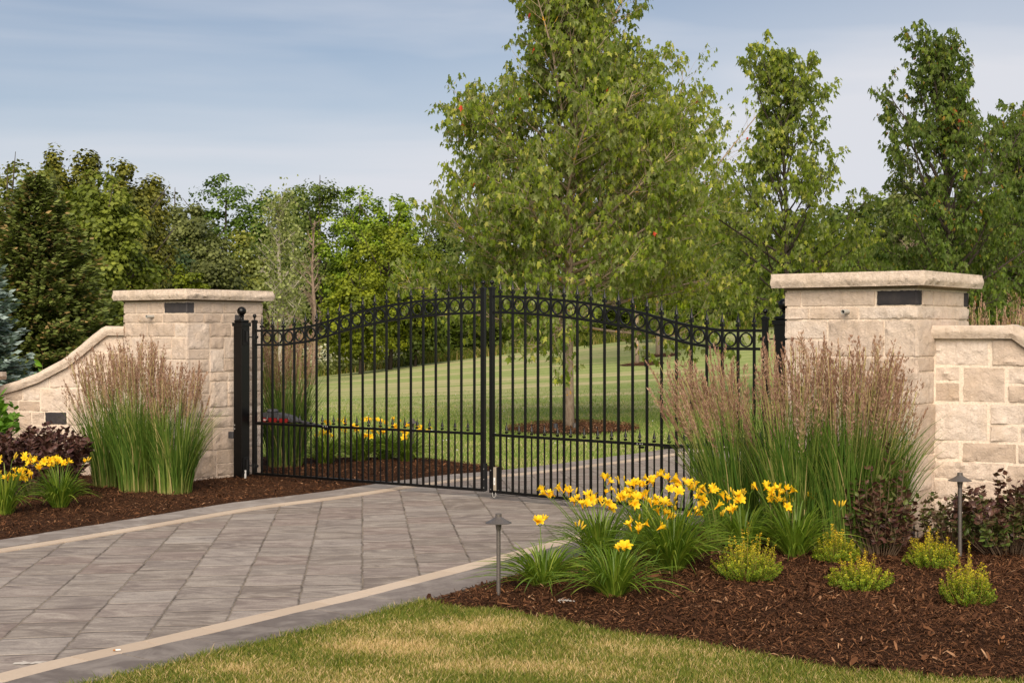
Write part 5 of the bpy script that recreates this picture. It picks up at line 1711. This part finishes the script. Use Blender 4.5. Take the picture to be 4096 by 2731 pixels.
# ------------------------------------------------------------------ trees
def maple_tree(x, y, H, base_h, R, seed, label, lmat, lsize=.10, nprim=46, dens=1.0, trunk_r=.075, lean=0.0, prof=None, bmat=None, tshift=0.0, group="maple trees on the lawn"):
    r = np.random.default_rng(seed)
    z0 = tz(x, y)
    root = empty("maple_tree", (x, y, z0), 0, label, "tree", group)
    tr = MB()
    tp = []; K = 12
    for k in range(K + 1):
        t_ = k / K; tp.append((lean * t_ * H + .05 * math.sin(t_ * 5 + seed) * t_ * 2, .04 * math.sin(t_ * 7 + seed * 2) * t_, H * t_ - (.15 if k == 0 else 0)))
    tra = np.array(tp)
    tr.tube(tp, [trunk_r * (1.18 if k == 0 else 1) * (1 - (k / K)) ** .8 + .008 for k in range(K + 1)], 12)
    def tpos(h): return np.array([np.interp(h, tra[:, 2], tra[:, c]) for c in (0, 1)] + [h])
    P, U, Nn, Tn, Sz = [], [], [], [], []
    prof = prof or [(0, .55), (.12, .9), (.3, 1.0), (.5, .80), (.7, .58), (.88, .34), (1.0, .10)]
    pt, pv = zip(*prof)
    ga = r.uniform(0, 6.28)
    br = MB()

    def leaves(c, d, m, tone):
        for _ in range(m):
            o_ = r.normal(0, 1, 3); o_ = norm(o_)
            pos = c + o_ * r.uniform(.015, .075) * (lsize / .1) + np.array([0, 0, -.02])
            u = norm(np.array([o_[0] * .45, o_[1] * .45, -1.0]) + r.normal(0, .28, 3))
            P.append(pos); U.append(u); Nn.append(np.array([o_[0], o_[1], .35]) + r.normal(0, .45, 3))
            tn = tone + r.normal(0, .15)
            if r.uniform() < .10: tn = r.uniform(.85, .95)
            if r.uniform() < .0008: tn = 1.0
            Tn.append(min(tn, .96) if tn < 1 else 1.0); Sz.append(lsize * r.uniform(.5, 1.15))
    for i in range(nprim):
        f = (i + r.uniform(0, .8)) / nprim
        h = base_h + (H - base_h) * f ** 1.15 * .97
        ga += 2.399 + r.normal(0, .25)
        Rl = R * np.interp(f, pt, pv) * (r.uniform(.72, 1.10) if f < .3 else r.choice([r.uniform(.5, .85), r.uniform(.85, 1.3)], p=[.6, .4]))
        el = R_(min(4 + 95 * f, 60) + r.normal(0, 6))
        d0 = np.array([math.cos(ga) * math.cos(el), math.sin(ga) * math.cos(el), math.sin(el)])
        Lb = Rl / max(.45, math.cos(el)) * .97
        p = tpos(h); pts = [p]; d = d0.copy(); m = 7
        for k in range(m):
            d = norm(d + np.array([0, 0, .045 if f > .08 else -.01]) + r.normal(0, .07, 3))
            p = p + d * Lb / m; pts.append(p)
        r0 = .010 + .019 * (Lb / R) * (trunk_r / .075)
        tr.tube([tuple(q_) for q_ in pts], [r0 * (1 - .85 * k / m) + .002 for k in range(m + 1)], 6)
        pa = np.array(pts)
        nsec = int((4 + 9 * Lb / R) * dens * (1.0 if f < .3 else .88))
        btone = r.normal(.42, .10)
        for j in range(nsec):
            s_ = (.22 + .78 * (j + r.uniform(0, 1)) / nsec) * m; k0 = min(int(s_), m - 1); ff = s_ - k0
            c = pa[k0] * (1 - ff) + pa[k0 + 1] * ff; dd = norm(pa[k0 + 1] - pa[k0])
            o_ = norm(np.cross(dd, r.normal(0, 1, 3))); o_[2] = o_[2] * .6 + .12
            sd_ = norm(dd * .75 + o_ * .9)
            Ls = Lb * (.16 + .26 * (1 - s_ / m)) * r.uniform(.7, 1.3) + .10
            q_ = c; pp = [q_]; mm = 4
            for k in range(mm):
                sd_ = norm(sd_ + np.array([0, 0, .07]) + r.normal(0, .10, 3)); q_ = q_ + sd_ * Ls / mm; pp.append(q_)
                if k >= 2 or (k == 1 and f < .3) or Ls < .3: leaves(q_, sd_, int(r.integers(3, 6) + (3 if k == mm - 1 else 0)), btone + r.normal(0, .08))
            tr.tube([tuple(v) for v in pp], [.0055, .0045, .0035, .0028, .0018], 4, cap=False)
            if Ls > .3:
                for side_ in range(2):
                    k1 = r.integers(1, 4); o2 = norm(sd_ + norm(r.normal(0, 1, 3)) * .9); q2 = pp[k1] + o2 * Ls * .35
                    tr.tube([tuple(pp[k1]), tuple(q2)], [.003, .0018], 3, cap=False); leaves(q2, o2, int(r.integers(3, 6)), btone); leaves((q2 + pp[k1]) / 2, o2, 2, btone)
        leaves(pts[-1], d, 6, btone)
    tr.build("trunk", bmat or M['bark_maple'], root, True)
    leaf_field("crown", np.array(P), np.array(U), np.array(Nn), np.array(Sz), lmat, np.array(Tn), MAPLE, root, r.uniform(.55, 1.0, len(P)))
    return root


maple_tree(PX(2278, 22.2), 22.2, 9.2, 1.55, 2.75, 11, "large maple tree with pale lichened trunk directly behind the right gate leaf", M['leaf_maple'], .110, 118, 2.7, .068,
           prof=[(0, .95), (.10, 1.0), (.24, .90), (.36, .60), (.48, .40), (.62, .36), (.80, .24), (.92, .16), (1.0, .05)])
maple_tree(PX(3150, 27.0), 27.0, PZ(215, 27.0) - tz(PX(3150, 27), 27.0), 1.5, 2.3, 12, "maple tree rising behind the left end of the right pillar cap", M['leaf_maple'], .120, 52, 1.25, .055,
           prof=[(0, .95), (.12, 1.1), (.25, .95), (.38, .72), (.52, .46), (.70, .34), (.85, .20), (1.0, .04)], bmat=M['bark_dark'], lean=-.02)
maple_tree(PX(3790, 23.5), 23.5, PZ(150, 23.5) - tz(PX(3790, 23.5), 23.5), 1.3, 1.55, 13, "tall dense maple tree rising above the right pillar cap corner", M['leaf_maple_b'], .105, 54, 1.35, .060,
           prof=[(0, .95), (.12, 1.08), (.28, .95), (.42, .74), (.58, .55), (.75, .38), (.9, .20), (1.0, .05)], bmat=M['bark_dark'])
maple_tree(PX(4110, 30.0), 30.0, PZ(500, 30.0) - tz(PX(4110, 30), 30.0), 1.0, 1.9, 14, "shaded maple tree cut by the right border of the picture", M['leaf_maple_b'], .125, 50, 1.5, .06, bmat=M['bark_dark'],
           prof=[(0, .9), (.2, 1.0), (.4, .75), (.6, .45), (.8, .25), (1.0, .05)])
maple_tree(PX(2548, 43.0), 43.0, 6.9, 2.1, 2.5, 15, "slender young lawn maple with a thin trunk, first behind the large maple", M['leaf_maple'], .15, 44, 1.4, .060)
maple_tree(PX(2632, 47.0), 47.0, PZ(620, 47) - tz(PX(2632, 47), 47), 2.2, 3.4, 16, "slender young lawn maple with a thin trunk, farther of the pair", M['leaf_maple'], .16, 50, 1.3, .065)


def crown_pts(r, n, H, Rw, shape, z_lo):
    """clump centres inside a crown volume; returns centres, outward vectors"""
    c = []
    while len(c) < n:
        q = r.uniform(-1, 1, (n * 3, 3)); d = np.linalg.norm(q, axis=1)
        q = q[(d < 1) & (d > .45)]
        c += q.tolist()
    q = np.array(c[:n])
    t_ = (q[:, 2] + 1) / 2
    if shape == 'cone': fac = (1 - t_) ** .62 * 1.0 + .04
    elif shape == 'egg': fac = np.sqrt(np.clip(1 - (2 * t_ - .8) ** 2 / 1.5, .02, 1))
    else: fac = np.sqrt(np.clip(1 - (2 * t_ - 1) ** 2, .02, 1))
    a = np.arctan2(q[:, 1], q[:, 0]); rr_ = np.sqrt(q[:, 0] ** 2 + q[:, 1] ** 2) / np.sqrt(np.clip(1 - q[:, 2] ** 2, .05, 1))
    rr_ = np.clip(rr_, .25, 1)
    wob = 1 + .22 * np.sin(a * 3 + q[:, 2] * 4 + r.uniform(0, 6)) + .14 * np.sin(a * 5 - q[:, 2] * 7 + r.uniform(0, 6))
    X = np.stack([np.cos(a) * rr_ * fac * Rw * wob, np.sin(a) * rr_ * fac * Rw * wob, z_lo + t_ * (H - z_lo)], 1)
    out_ = norm(np.stack([np.cos(a) * rr_, np.sin(a) * rr_, (t_ - .35) * 1.2], 1))
    return X, out_


def broad_tree(name, x, y, H, Rw, seed, label, pal, shape='round', z_lo=None, nclump=120, per=90, lsize=.17, crad=.55, bmat=None, group="trees of the wood behind the lawn", limbs=7, zoff=0.0, tmpl=DIAMOND, trunk=True, cat="tree", tonev=.16, flat=.7):
    r = np.random.default_rng(seed); z0 = tz(x, y) + zoff
    root = empty(name, (x, y, z0), 0, label, cat, group)
    z_lo = H * .12 if z_lo is None else z_lo
    C, O = crown_pts(r, nclump, H - crad * .5, max(.3, Rw - crad * .4), shape, z_lo)
    cr = crad * r.uniform(.6, 1.25, nclump); tone = np.clip(r.normal(.45, tonev, nclump), 0, 1)
    d = r.normal(0, 1, (nclump, per, 3)); d = norm(d) * (r.uniform(0, 1, (nclump, per, 1)) ** .45)
    d[..., 2] *= flat
    # leaves sit towards the outside of each clump
    P = C[:, None, :] + (d + O[:, None, :] * .25) * cr[:, None, None]
    nrm = norm(d + O[:, None, :] * .5 + np.array([0, 0, .55]) + r.normal(0, .35, d.shape))
    U = norm(np.cross(nrm, r.normal(0, 1, d.shape)))
    U[..., 2] -= .35
    tn = np.clip(tone[:, None] + r.normal(0, .13, (nclump, per)) , 0, 1)
    ok = P[..., 2] > .02
    leaf_field("crown", P[ok], U[ok], nrm[ok], lsize * r.uniform(.6, 1.2, ok.sum()), M['f_' + pal], tn[ok], tmpl, root, 1.6)
    if trunk:
        tb = MB(); tt = max(.06, H * .014)
        tb.tube([(0, 0, -.2), (.05, 0, H * .3), (-.05, .05, H * .6), (.0, 0, H * .93)], [tt * 1.2, tt, tt * .6, tt * .1], 8)
        for i in range(limbs):
            hz_ = H * r.uniform(.15, .75); a = r.uniform(0, 6.28); Lr = Rw * r.uniform(.5, .95)
            tb.tube([(0, 0, hz_), (math.cos(a) * Lr * .5, math.sin(a) * Lr * .5, hz_ + Lr * .45), (math.cos(a) * Lr, math.sin(a) * Lr, hz_ + Lr * 1.1)], [tt * .5, tt * .3, tt * .08], 5)
        tb.build("trunk", bmat or M['bark_dark'], root, True)
    return root


def conifer(name, x, y, H, Rw, seed, label, pal, nlay=34, per=13, spray=.16, group="conifers of the wood", zoff=0.0, z_lo=.15, droop=.25, dens=1.0, dead=.0):
    r = np.random.default_rng(seed); z0 = tz(x, y) + zoff
    root = empty(name, (x, y, z0), 0, label, "tree", group)
    tb = MB(); tb.tube([(0, 0, -.2), (0, 0, H * .5), (0, 0, H)], [H * .016 + .03, H * .009 + .01, .01], 7)
    P, U, Nn, Sz, Tn = [], [], [], [], []
    for l in range(nlay):
        f = (l + r.uniform(0, 1)) / nlay; h = z_lo + (H - z_lo) * f
        Rl = Rw * ((1 - f) ** .8) * 1.0 + .06
        nb = max(4, int(per * (.45 + .75 * (1 - f))))
        a0 = r.uniform(0, 6.28)
        for i in range(nb):
            a = a0 + 6.283 * i / nb + r.normal(0, .18); L_ = Rl * r.uniform(.68, 1.12)
            el = .35 - droop * 1.9 * (1 - f) + r.normal(0, .08)
            tip = np.array([math.cos(a) * L_, math.sin(a) * L_, L_ * el + .10 * L_])
            tb.tube([(0, 0, h), (tip[0] * .55, tip[1] * .55, h + tip[2] * .35), (tip[0], tip[1], h + tip[2])], [.018, .011, .004], 3, cap=False)
            m = max(4, int(L_ / spray * 5.5 * dens)); s_ = r.uniform(.22, 1.03, m)
            wdt = L_ * .24 * (1.1 - s_) + spray * .35
            lat = r.uniform(-1, 1, m) * wdt
            dx = np.array([math.cos(a), math.sin(a), 0]); dy = np.array([-math.sin(a), math.cos(a), 0])
            zc = h + tip[2] * (s_ ** 1.5) - np.abs(lat) * .25 + r.normal(0, spray * .25, m)
            pos = dx[None] * (s_ * L_)[:, None] + dy[None] * lat[:, None]; pos[:, 2] = zc
            u = dx[None] * 1.0 + dy[None] * (np.sign(lat) * r.uniform(.2, 1.1, m))[:, None]; u[:, 2] = .10 + r.normal(0, .28, m)
            nr = np.tile(np.array([0, 0, 1.0]), (m, 1)) + dx[None] * .5 + r.normal(0, .4, (m, 3))
            P.append(pos); U.append(u); Nn.append(nr); Sz.append(spray * r.uniform(.7, 1.3, m))
            t0 = r.normal(.42, .12); tt = np.clip(t0 + r.normal(0, .14, m) + .22 * (s_ > .85), 0, .84)
            tt = np.where(r.uniform(0, 1, m) < dead, .97, tt); Tn.append(tt)
    tb.build("trunk", M['bark_dark'], root)
    leaf_field("crown", np.concatenate(P), np.concatenate(U), np.concatenate(Nn), np.concatenate(Sz), M['f_' + pal], np.concatenate(Tn), DIAMOND, root, .8)
    return root


def zz(px, py, Y): return PX(px, Y), Y, PZ(py, Y) - tz(PX(px, Y), Y)


# near conifers at the left
X_, Y_, H_ = zz(140, 700, 27.0)
conifer("spruce_tree", X_, Y_, H_, 2.0, 401, "big dark spruce tree standing behind the left wall", 'spruce', 54, 22, .12, droop=.22, dens=1.7, dead=.10, z_lo=.1)
X_, Y_, H_ = zz(-140, 880, 19.5)
conifer("blue_spruce_tree", X_, Y_, H_, 1.08, 402, "silvery blue spruce tree cut by the left border", 'bluespruce', 40, 15, .10, droop=.20, dens=1.4, z_lo=.1)

# left wood, one tree at a time : name, px centre, py top, half width px, Y, palette, shape, label, opts
T = [
    ("broadleaf_tree", 30, 590, 300, 52, 'olive', 'round', "tall olive green tree at the upper left border behind the spruce", {}),
    ("broadleaf_tree", 400, 690, 170, 40, 'bright', 'egg', "rounded soft green tree bulging right of the big spruce", dict(nclump=210, lsize=.13, crad=.42, pal='bright2')),
    ("broadleaf_tree", 300, 800, 150, 44, 'olive', 'egg', "olive tree filling the gap between the spruce and the rounded green tree", {}),
    ("broadleaf_tree", 740, 800, 150, 66, 'grey', 'egg', "grey green tree right of the golden brown cedar", {}),
    ("broadleaf_tree", 660, 960, 110, 60, 'blue', 'egg', "dark blue green bushy tree above the left pillar cap", {}),
    ("broadleaf_tree", 700, 690, 60, 74, 'grey', 'egg', "thin grey green treetop beside the cedar tip", dict(nclump=40, per=50)),
    ("walnut_tree", 905, 670, 150, 70, 'walnut', 'round', "rich dark green tree with feathery top in the middle of the left wood", dict(crad=.8, nclump=110, per=110, flat=.5)),
    ("walnut_tree", 1045, 705, 70, 70, 'walnut', 'egg', "smaller feathery dark green treetop next to the taller one", dict(nclump=50, crad=.6)),
    ("broadleaf_tree", 765, 1035, 66, 48, 'yellow', 'round', "small rounded yellow green tree above the left pillar cap", dict(nclump=70, lsize=.11, crad=.28, tonev=.10)),
    ("broadleaf_tree", 870, 930, 110, 58, 'grey', 'egg', "muted green tree with visible stems left of the pale trunked tree", dict(per=60)),
    ("broadleaf_tree", 980, 900, 100, 64, 'olive', 'egg', "olive green tree left of the pale trunked poplar", {}),
    ("broadleaf_tree", 1280, 640, 130, 74, 'deep', 'egg', "tallest dark green treetop of the wood left of the large maple", dict(crad=.7, nclump=90)),
    ("broadleaf_tree", 1180, 720, 100, 78, 'deep', 'egg', "dark green treetop just left of the tallest one", {}),
    ("broadleaf_tree", 1440, 720, 130, 72, 'bright', 'egg', "light green tree behind the arch of the left gate leaf", dict(nclump=150)),
    ("broadleaf_tree", 1560, 760, 110, 70, 'bright', 'egg', "light green treetop touching the left edge of the large maple", {}),
    ("broadleaf_tree", 1560, 890, 170, 56, 'yellow', 'round', "yellow green tree glowing above the left gate leaf", dict(nclump=170, lsize=.12, crad=.42)),
    ("broadleaf_tree", 1440, 1060, 120, 53, 'yellow', 'round', "lower yellow green tree right of the dead brown tree", dict(nclump=120, lsize=.12, crad=.38)),
    ("broadleaf_tree", 1660, 1060, 130, 57, 'deep', 'round', "deep green tree under the yellow green one", {}),
    ("broadleaf_tree", 1830, 850, 180, 74, 'deep', 'egg', "dark tree behind the left half of the large maple crown", {}),
    ("broadleaf_tree", 2060, 800, 160, 76, 'olive', 'egg', "olive tree behind the middle of the large maple crown", {}),
    ("broadleaf_tree", 2330, 790, 180, 78, 'deep', 'egg', "dark tree behind the right half of the large maple crown", {}),
    ("lime_tree", 2650, 1010, 105, 56, 'lime', 'round', "brilliant lime green small tree behind the right gate arch", dict(nclump=110, lsize=.12, crad=.34)),
    ("broadleaf_tree", 2590, 780, 150, 80, 'olive', 'egg', "olive tree far behind the two slender lawn maples", {}),
    ("broadleaf_tree", 2840, 960, 150, 72, 'deep', 'egg', "dark green tree far behind the right hinge post", {}),
    ("broadleaf_tree", 3060, 980, 140, 74, 'olive', 'egg', "olive tree far behind the left end of the right pillar", {}),
    ("broadleaf_tree", 3420, 930, 105, 60, 'deep', 'round', "round dark green tree seen between the two tall right hand maples", dict(nclump=150)),
    ("purple_tree", 3290, 1010, 50, 56, 'purple', 'egg', "small dark purple tree above the right pillar cap", dict(nclump=50)),
    ("broadleaf_tree", 3600, 880, 100, 66, 'grey', 'egg', "grey green tree behind the tall dense right hand maple", {}),
    ("broadleaf_tree", 3620, 600, 90, 64, 'grey', 'egg', "taller grey green treetop showing through the dense right hand maple", dict(nclump=70, per=60)),
    ("broadleaf_tree", 3850, 900, 160, 60, 'deep', 'egg', "dark tree filling the space right of the dense maple trunk", {}),
    ("broadleaf_tree", 4090, 760, 170, 58, 'olive', 'egg', "olive tree at the right border behind the shaded maple", {}),
    ("broadleaf_tree", -200, 640, 180, 60, 'deep', 'egg', "dark tree beyond the left border behind the blue spruce", {}),
]
M['f_bright2'] = leaf_mat("foliage_softgreen", [(0, (.060, .088, .010)), (.5, (.145, .18, .020)), (1, (.27, .30, .045))], 0.28)
for i, (nm, px, py, hw, Y, pal, shp, lab, op) in enumerate(T):
    X_, Y_, H_ = zz(px, py, Y)
    op = dict(op); pal = op.pop('pal', pal)
    Rw = hw / F_SRC * Y
    vol = (Rw * H_) ** .5
    kw = dict(nclump=int(np.clip(34 * Rw * H_ / 2.2, 70, 230)), per=85, lsize=.155, crad=.50)
    kw.update(op)
    broad_tree(nm, X_, Y_, H_, Rw * 1.28, 500 + i, lab, pal, shp, **kw)

# cedars
for i, (px, py, hw, Y, lab) in enumerate([(225, 552, 110, 56, "leftmost dark cedar tip above the wood at the upper left"), (342, 565, 125, 56, "second dark cedar tip above the wood at the upper left"),
                                          (505, 618, 185, 52, "broad golden brown cedar, widest conifer of the left wood"), (600, 690, 130, 54, "golden brown cedar right of the widest one")]):
    X_, Y_, H_ = zz(px, py, Y)
    broad_tree("cedar_tree", X_, Y_, H_, hw / F_SRC * Y * 1.15, 600 + i, lab, 'cedar', 'cone', .3, nclump=230, per=70, lsize=.15, crad=.36, group="cedars of the left wood", flat=1.1)
# dark spruces at the top edge of the lawn behind the gate
for i, (px, py, hw, Y, lab) in enumerate([(1790, 1130, 90, 62, "low dark spruce at the lawn edge left of the gate centre"), (1965, 1050, 110, 63, "dark spruce at the lawn edge behind the gate centre"),
                                          (2120, 1100, 110, 62, "dark spruce at the lawn edge left of the large maple trunk"), (2290, 1060, 120, 64, "dark spruce at the lawn edge behind the large maple trunk"),
                                          (2450, 1130, 100, 63, "dark spruce at the lawn edge right of the large maple trunk"), (2810, 1120, 110, 64, "dark spruce at the lawn edge right of the lime green tree"),
                                          (2960, 1100, 110, 64, "dark spruce at the lawn edge near the right hinge post"), (3480, 1010, 60, 58, "small light green spruce tip above the right pillar cap")]):
    X_, Y_, H_ = zz(px, py, Y)
    conifer("spruce_tree", X_, Y_, H_, hw / F_SRC * Y * 1.2, 620 + i, lab, 'deep' if i < 7 else 'bright', 26, 12, .24, "spruces along the lawn edge", droop=.15, dens=1.0, z_lo=.05)


def bare_tree(name, x, y, H, Rw, seed, label, mat, group, leaves=None, nb=34, tr=.09, crown_lo=.25):
    r = np.random.default_rng(seed); root = empty(name, (x, y, tz(x, y)), 0, label, "tree", group)
    tb = MB(); pts = [(0, 0, -.1), (.08, 0, H * .35), (-.03, 0, H * .7), (.05, 0, H)]
    tb.tube(pts, [tr, tr * .8, tr * .45, .012], 8); P = []; U = []
    for i in range(nb):
        f = crown_lo + (1 - crown_lo) * (i / nb); h = H * f; a = r.uniform(0, 6.28); L_ = Rw * (1.15 - .9 * f) * r.uniform(.6, 1.15)
        up = r.uniform(.6, 1.2)
        p = np.array([0, 0, h]); d = norm([math.cos(a), math.sin(a), up]); q = [p]
        for k in range(5): d = norm(d + r.normal(0, .12, 3) + [0, 0, .04]); p = p + d * L_ / 4; q.append(p); P.append(p); U.append(d)
        tb.tube([tuple(v) for v in q], [.034, .026, .018, .012, .008, .004], 4, cap=False)
        for k in range(1, 6):
            for _ in range(2):
                d2 = norm(d + r.normal(0, .7, 3)); e = q[k] + d2 * L_ * .3; tb.tube([tuple(q[k]), tuple(e)], [.010, .004], 3, cap=False); P.append(e); U.append(d2)
    tb.build("trunk", mat, root)
    if leaves:
        P = np.array(P); m = leaves; k = r.integers(0, len(P), m); pp = P[k] + r.normal(0, .22, (m, 3)); u = r.normal(0, 1, (m, 3)) + [0, 0, -.6]
        leaf_field("crown", pp, u, r.normal(0, 1, (m, 3)) + [0, 0, .6], .10 * r.uniform(.7, 1.2, m), M['f_pale'], np.clip(r.normal(.5, .2, m), 0, 1), DIAMOND, root, 1.5)
    return root


X_, Y_, H_ = zz(1118, 800, 44); bare_tree("poplar_tree", X_, Y_, H_, 1.25, 701, "pale trunked poplar with thin light foliage behind the left gate hinge", M['bark_pale'], None, 3000, 48, .10, .22)
X_, Y_, H_ = zz(1170, 930, 46); bare_tree("poplar_tree", X_, Y_, H_, .9, 702, "small pale stemmed poplar right of the taller pale trunk", M['bark_pale'], None, 1300, 30, .06, .2)
X_, Y_, H_ = zz(1252, 880, 43); bare_tree("dead_tree", X_, Y_, H_, .75, 703, "bare reddish brown dead tree above the left gate leaf", M['bark_dead'], None, None, 34, .08, .15)
X_, Y_, H_ = zz(1080, 1080, 45); bare_tree("dead_tree", X_, Y_, H_, .8, 704, "low bare brown brush tree beside the left pillar cap", M['bark_dead'], None, None, 22, .06, .1)
X_, Y_, H_ = zz(3640, 960, 62); bare_tree("dead_tree", X_, Y_, H_, 1.6, 705, "bare twiggy tree seen between the two tall right hand maples", M['bark_dead'], None, None, 26, .07, .1)

# the undergrowth of the wood : leafy masses nobody could count
def undergrowth(name, x0, x1, y0, y1, h0, h1, n, per, pal, seed, label, lsize=.2, crad=.6):
    r = np.random.default_rng(seed)
    cx = r.uniform(x0, x1, n); cy = r.uniform(y0, y1, n); hh = h0 + (h1 - h0) * (noise(np.stack([cx * .25, cy * .1, cx * 0], -1), seed) * .5 + .5)
    cz = terrain(cx, cy) + hh * r.uniform(0, 1, n) ** .8
    d = norm(r.normal(0, 1, (n, per, 3))) * (r.uniform(0, 1, (n, per, 1)) ** .4) * np.array([1, 1, .75])
    P = np.stack([cx, cy, cz], 1)[:, None] + d * (crad * r.uniform(.7, 1.2, n))[:, None, None]
    nr = norm(d + [0, -.2, .6] + r.normal(0, .35, d.shape)); U = np.cross(nr, r.normal(0, 1, d.shape))
    tn = np.clip(r.normal(.38, .15, n)[:, None] + r.normal(0, .12, (n, per)), 0, 1)
    o = leaf_field(name, P.reshape(-1, 3), U.reshape(-1, 3), nr.reshape(-1, 3), lsize * r.uniform(.6, 1.2, n * per), M['f_' + pal], tn.ravel(), DIAMOND, None, 1.6)
    return tag(o, label, None, None, "stuff")


undergrowth("woodland", -42, 46, 84, 92, 4.5, 8.0, 1500, 70, 'deep', 801, "dark mass of the wood filling the gaps behind the single trees", .34, 1.1)
undergrowth("undergrowth", -34, -6, 60, 68, .8, 3.0, 700, 60, 'olive', 802, "olive green undergrowth along the foot of the left wood", .2, .55)
undergrowth("undergrowth", -7, 12, 64, 70, .6, 2.6, 520, 60, 'bright2', 803, "dark undergrowth along the upper edge of the lawn", .2, .55)
undergrowth("undergrowth", 10, 34, 56, 66, .8, 4.0, 620, 60, 'deep', 804, "dark undergrowth behind the right hand maples", .2, .6)
undergrowth("undergrowth", -16, -7, 33, 42, .4, 2.6, 420, 60, 'bright2', 805, "soft green undergrowth behind the left pillar", .14, .42)
undergrowth("wildflowers", -12, -4.2, 59.5, 62.5, .2, 1.1, 340, 50, 'pale', 806, "strip of pale wildflowers and tall grass at the far lawn edge", .13, .3)
r = np.random.default_rng(807); n = 1500
P = np.stack([r.uniform(-12, -4.0, n), r.uniform(58.8, 61, n), np.zeros(n)], 1); P[:, 2] = terrain(P[:, 0], P[:, 1]) + r.uniform(.5, 1.3, n)
o = leaf_field("wildflower_blossoms", P, r.normal(0, 1, (n, 3)), np.tile([0, -.5, 1.0], (n, 1)) + r.normal(0, .2, (n, 3)), .10, M['wildflower'], r.uniform(.85, 1, n), DIAMOND, None, 2.0)
tag(o, "cream white blossoms over the wildflower strip at the far lawn edge", None, None, "stuff")
# meadow edge blades in front of the wood
q = np.stack([r.uniform(-13, 14, 9000), r.uniform(59.2, 61, 9000)], 1)
blades("meadow_grass", q, .55, .04, 808, "uncut grass along the upper edge of the mown lawn", lambda x, y: .35 + 0 * x, 3)
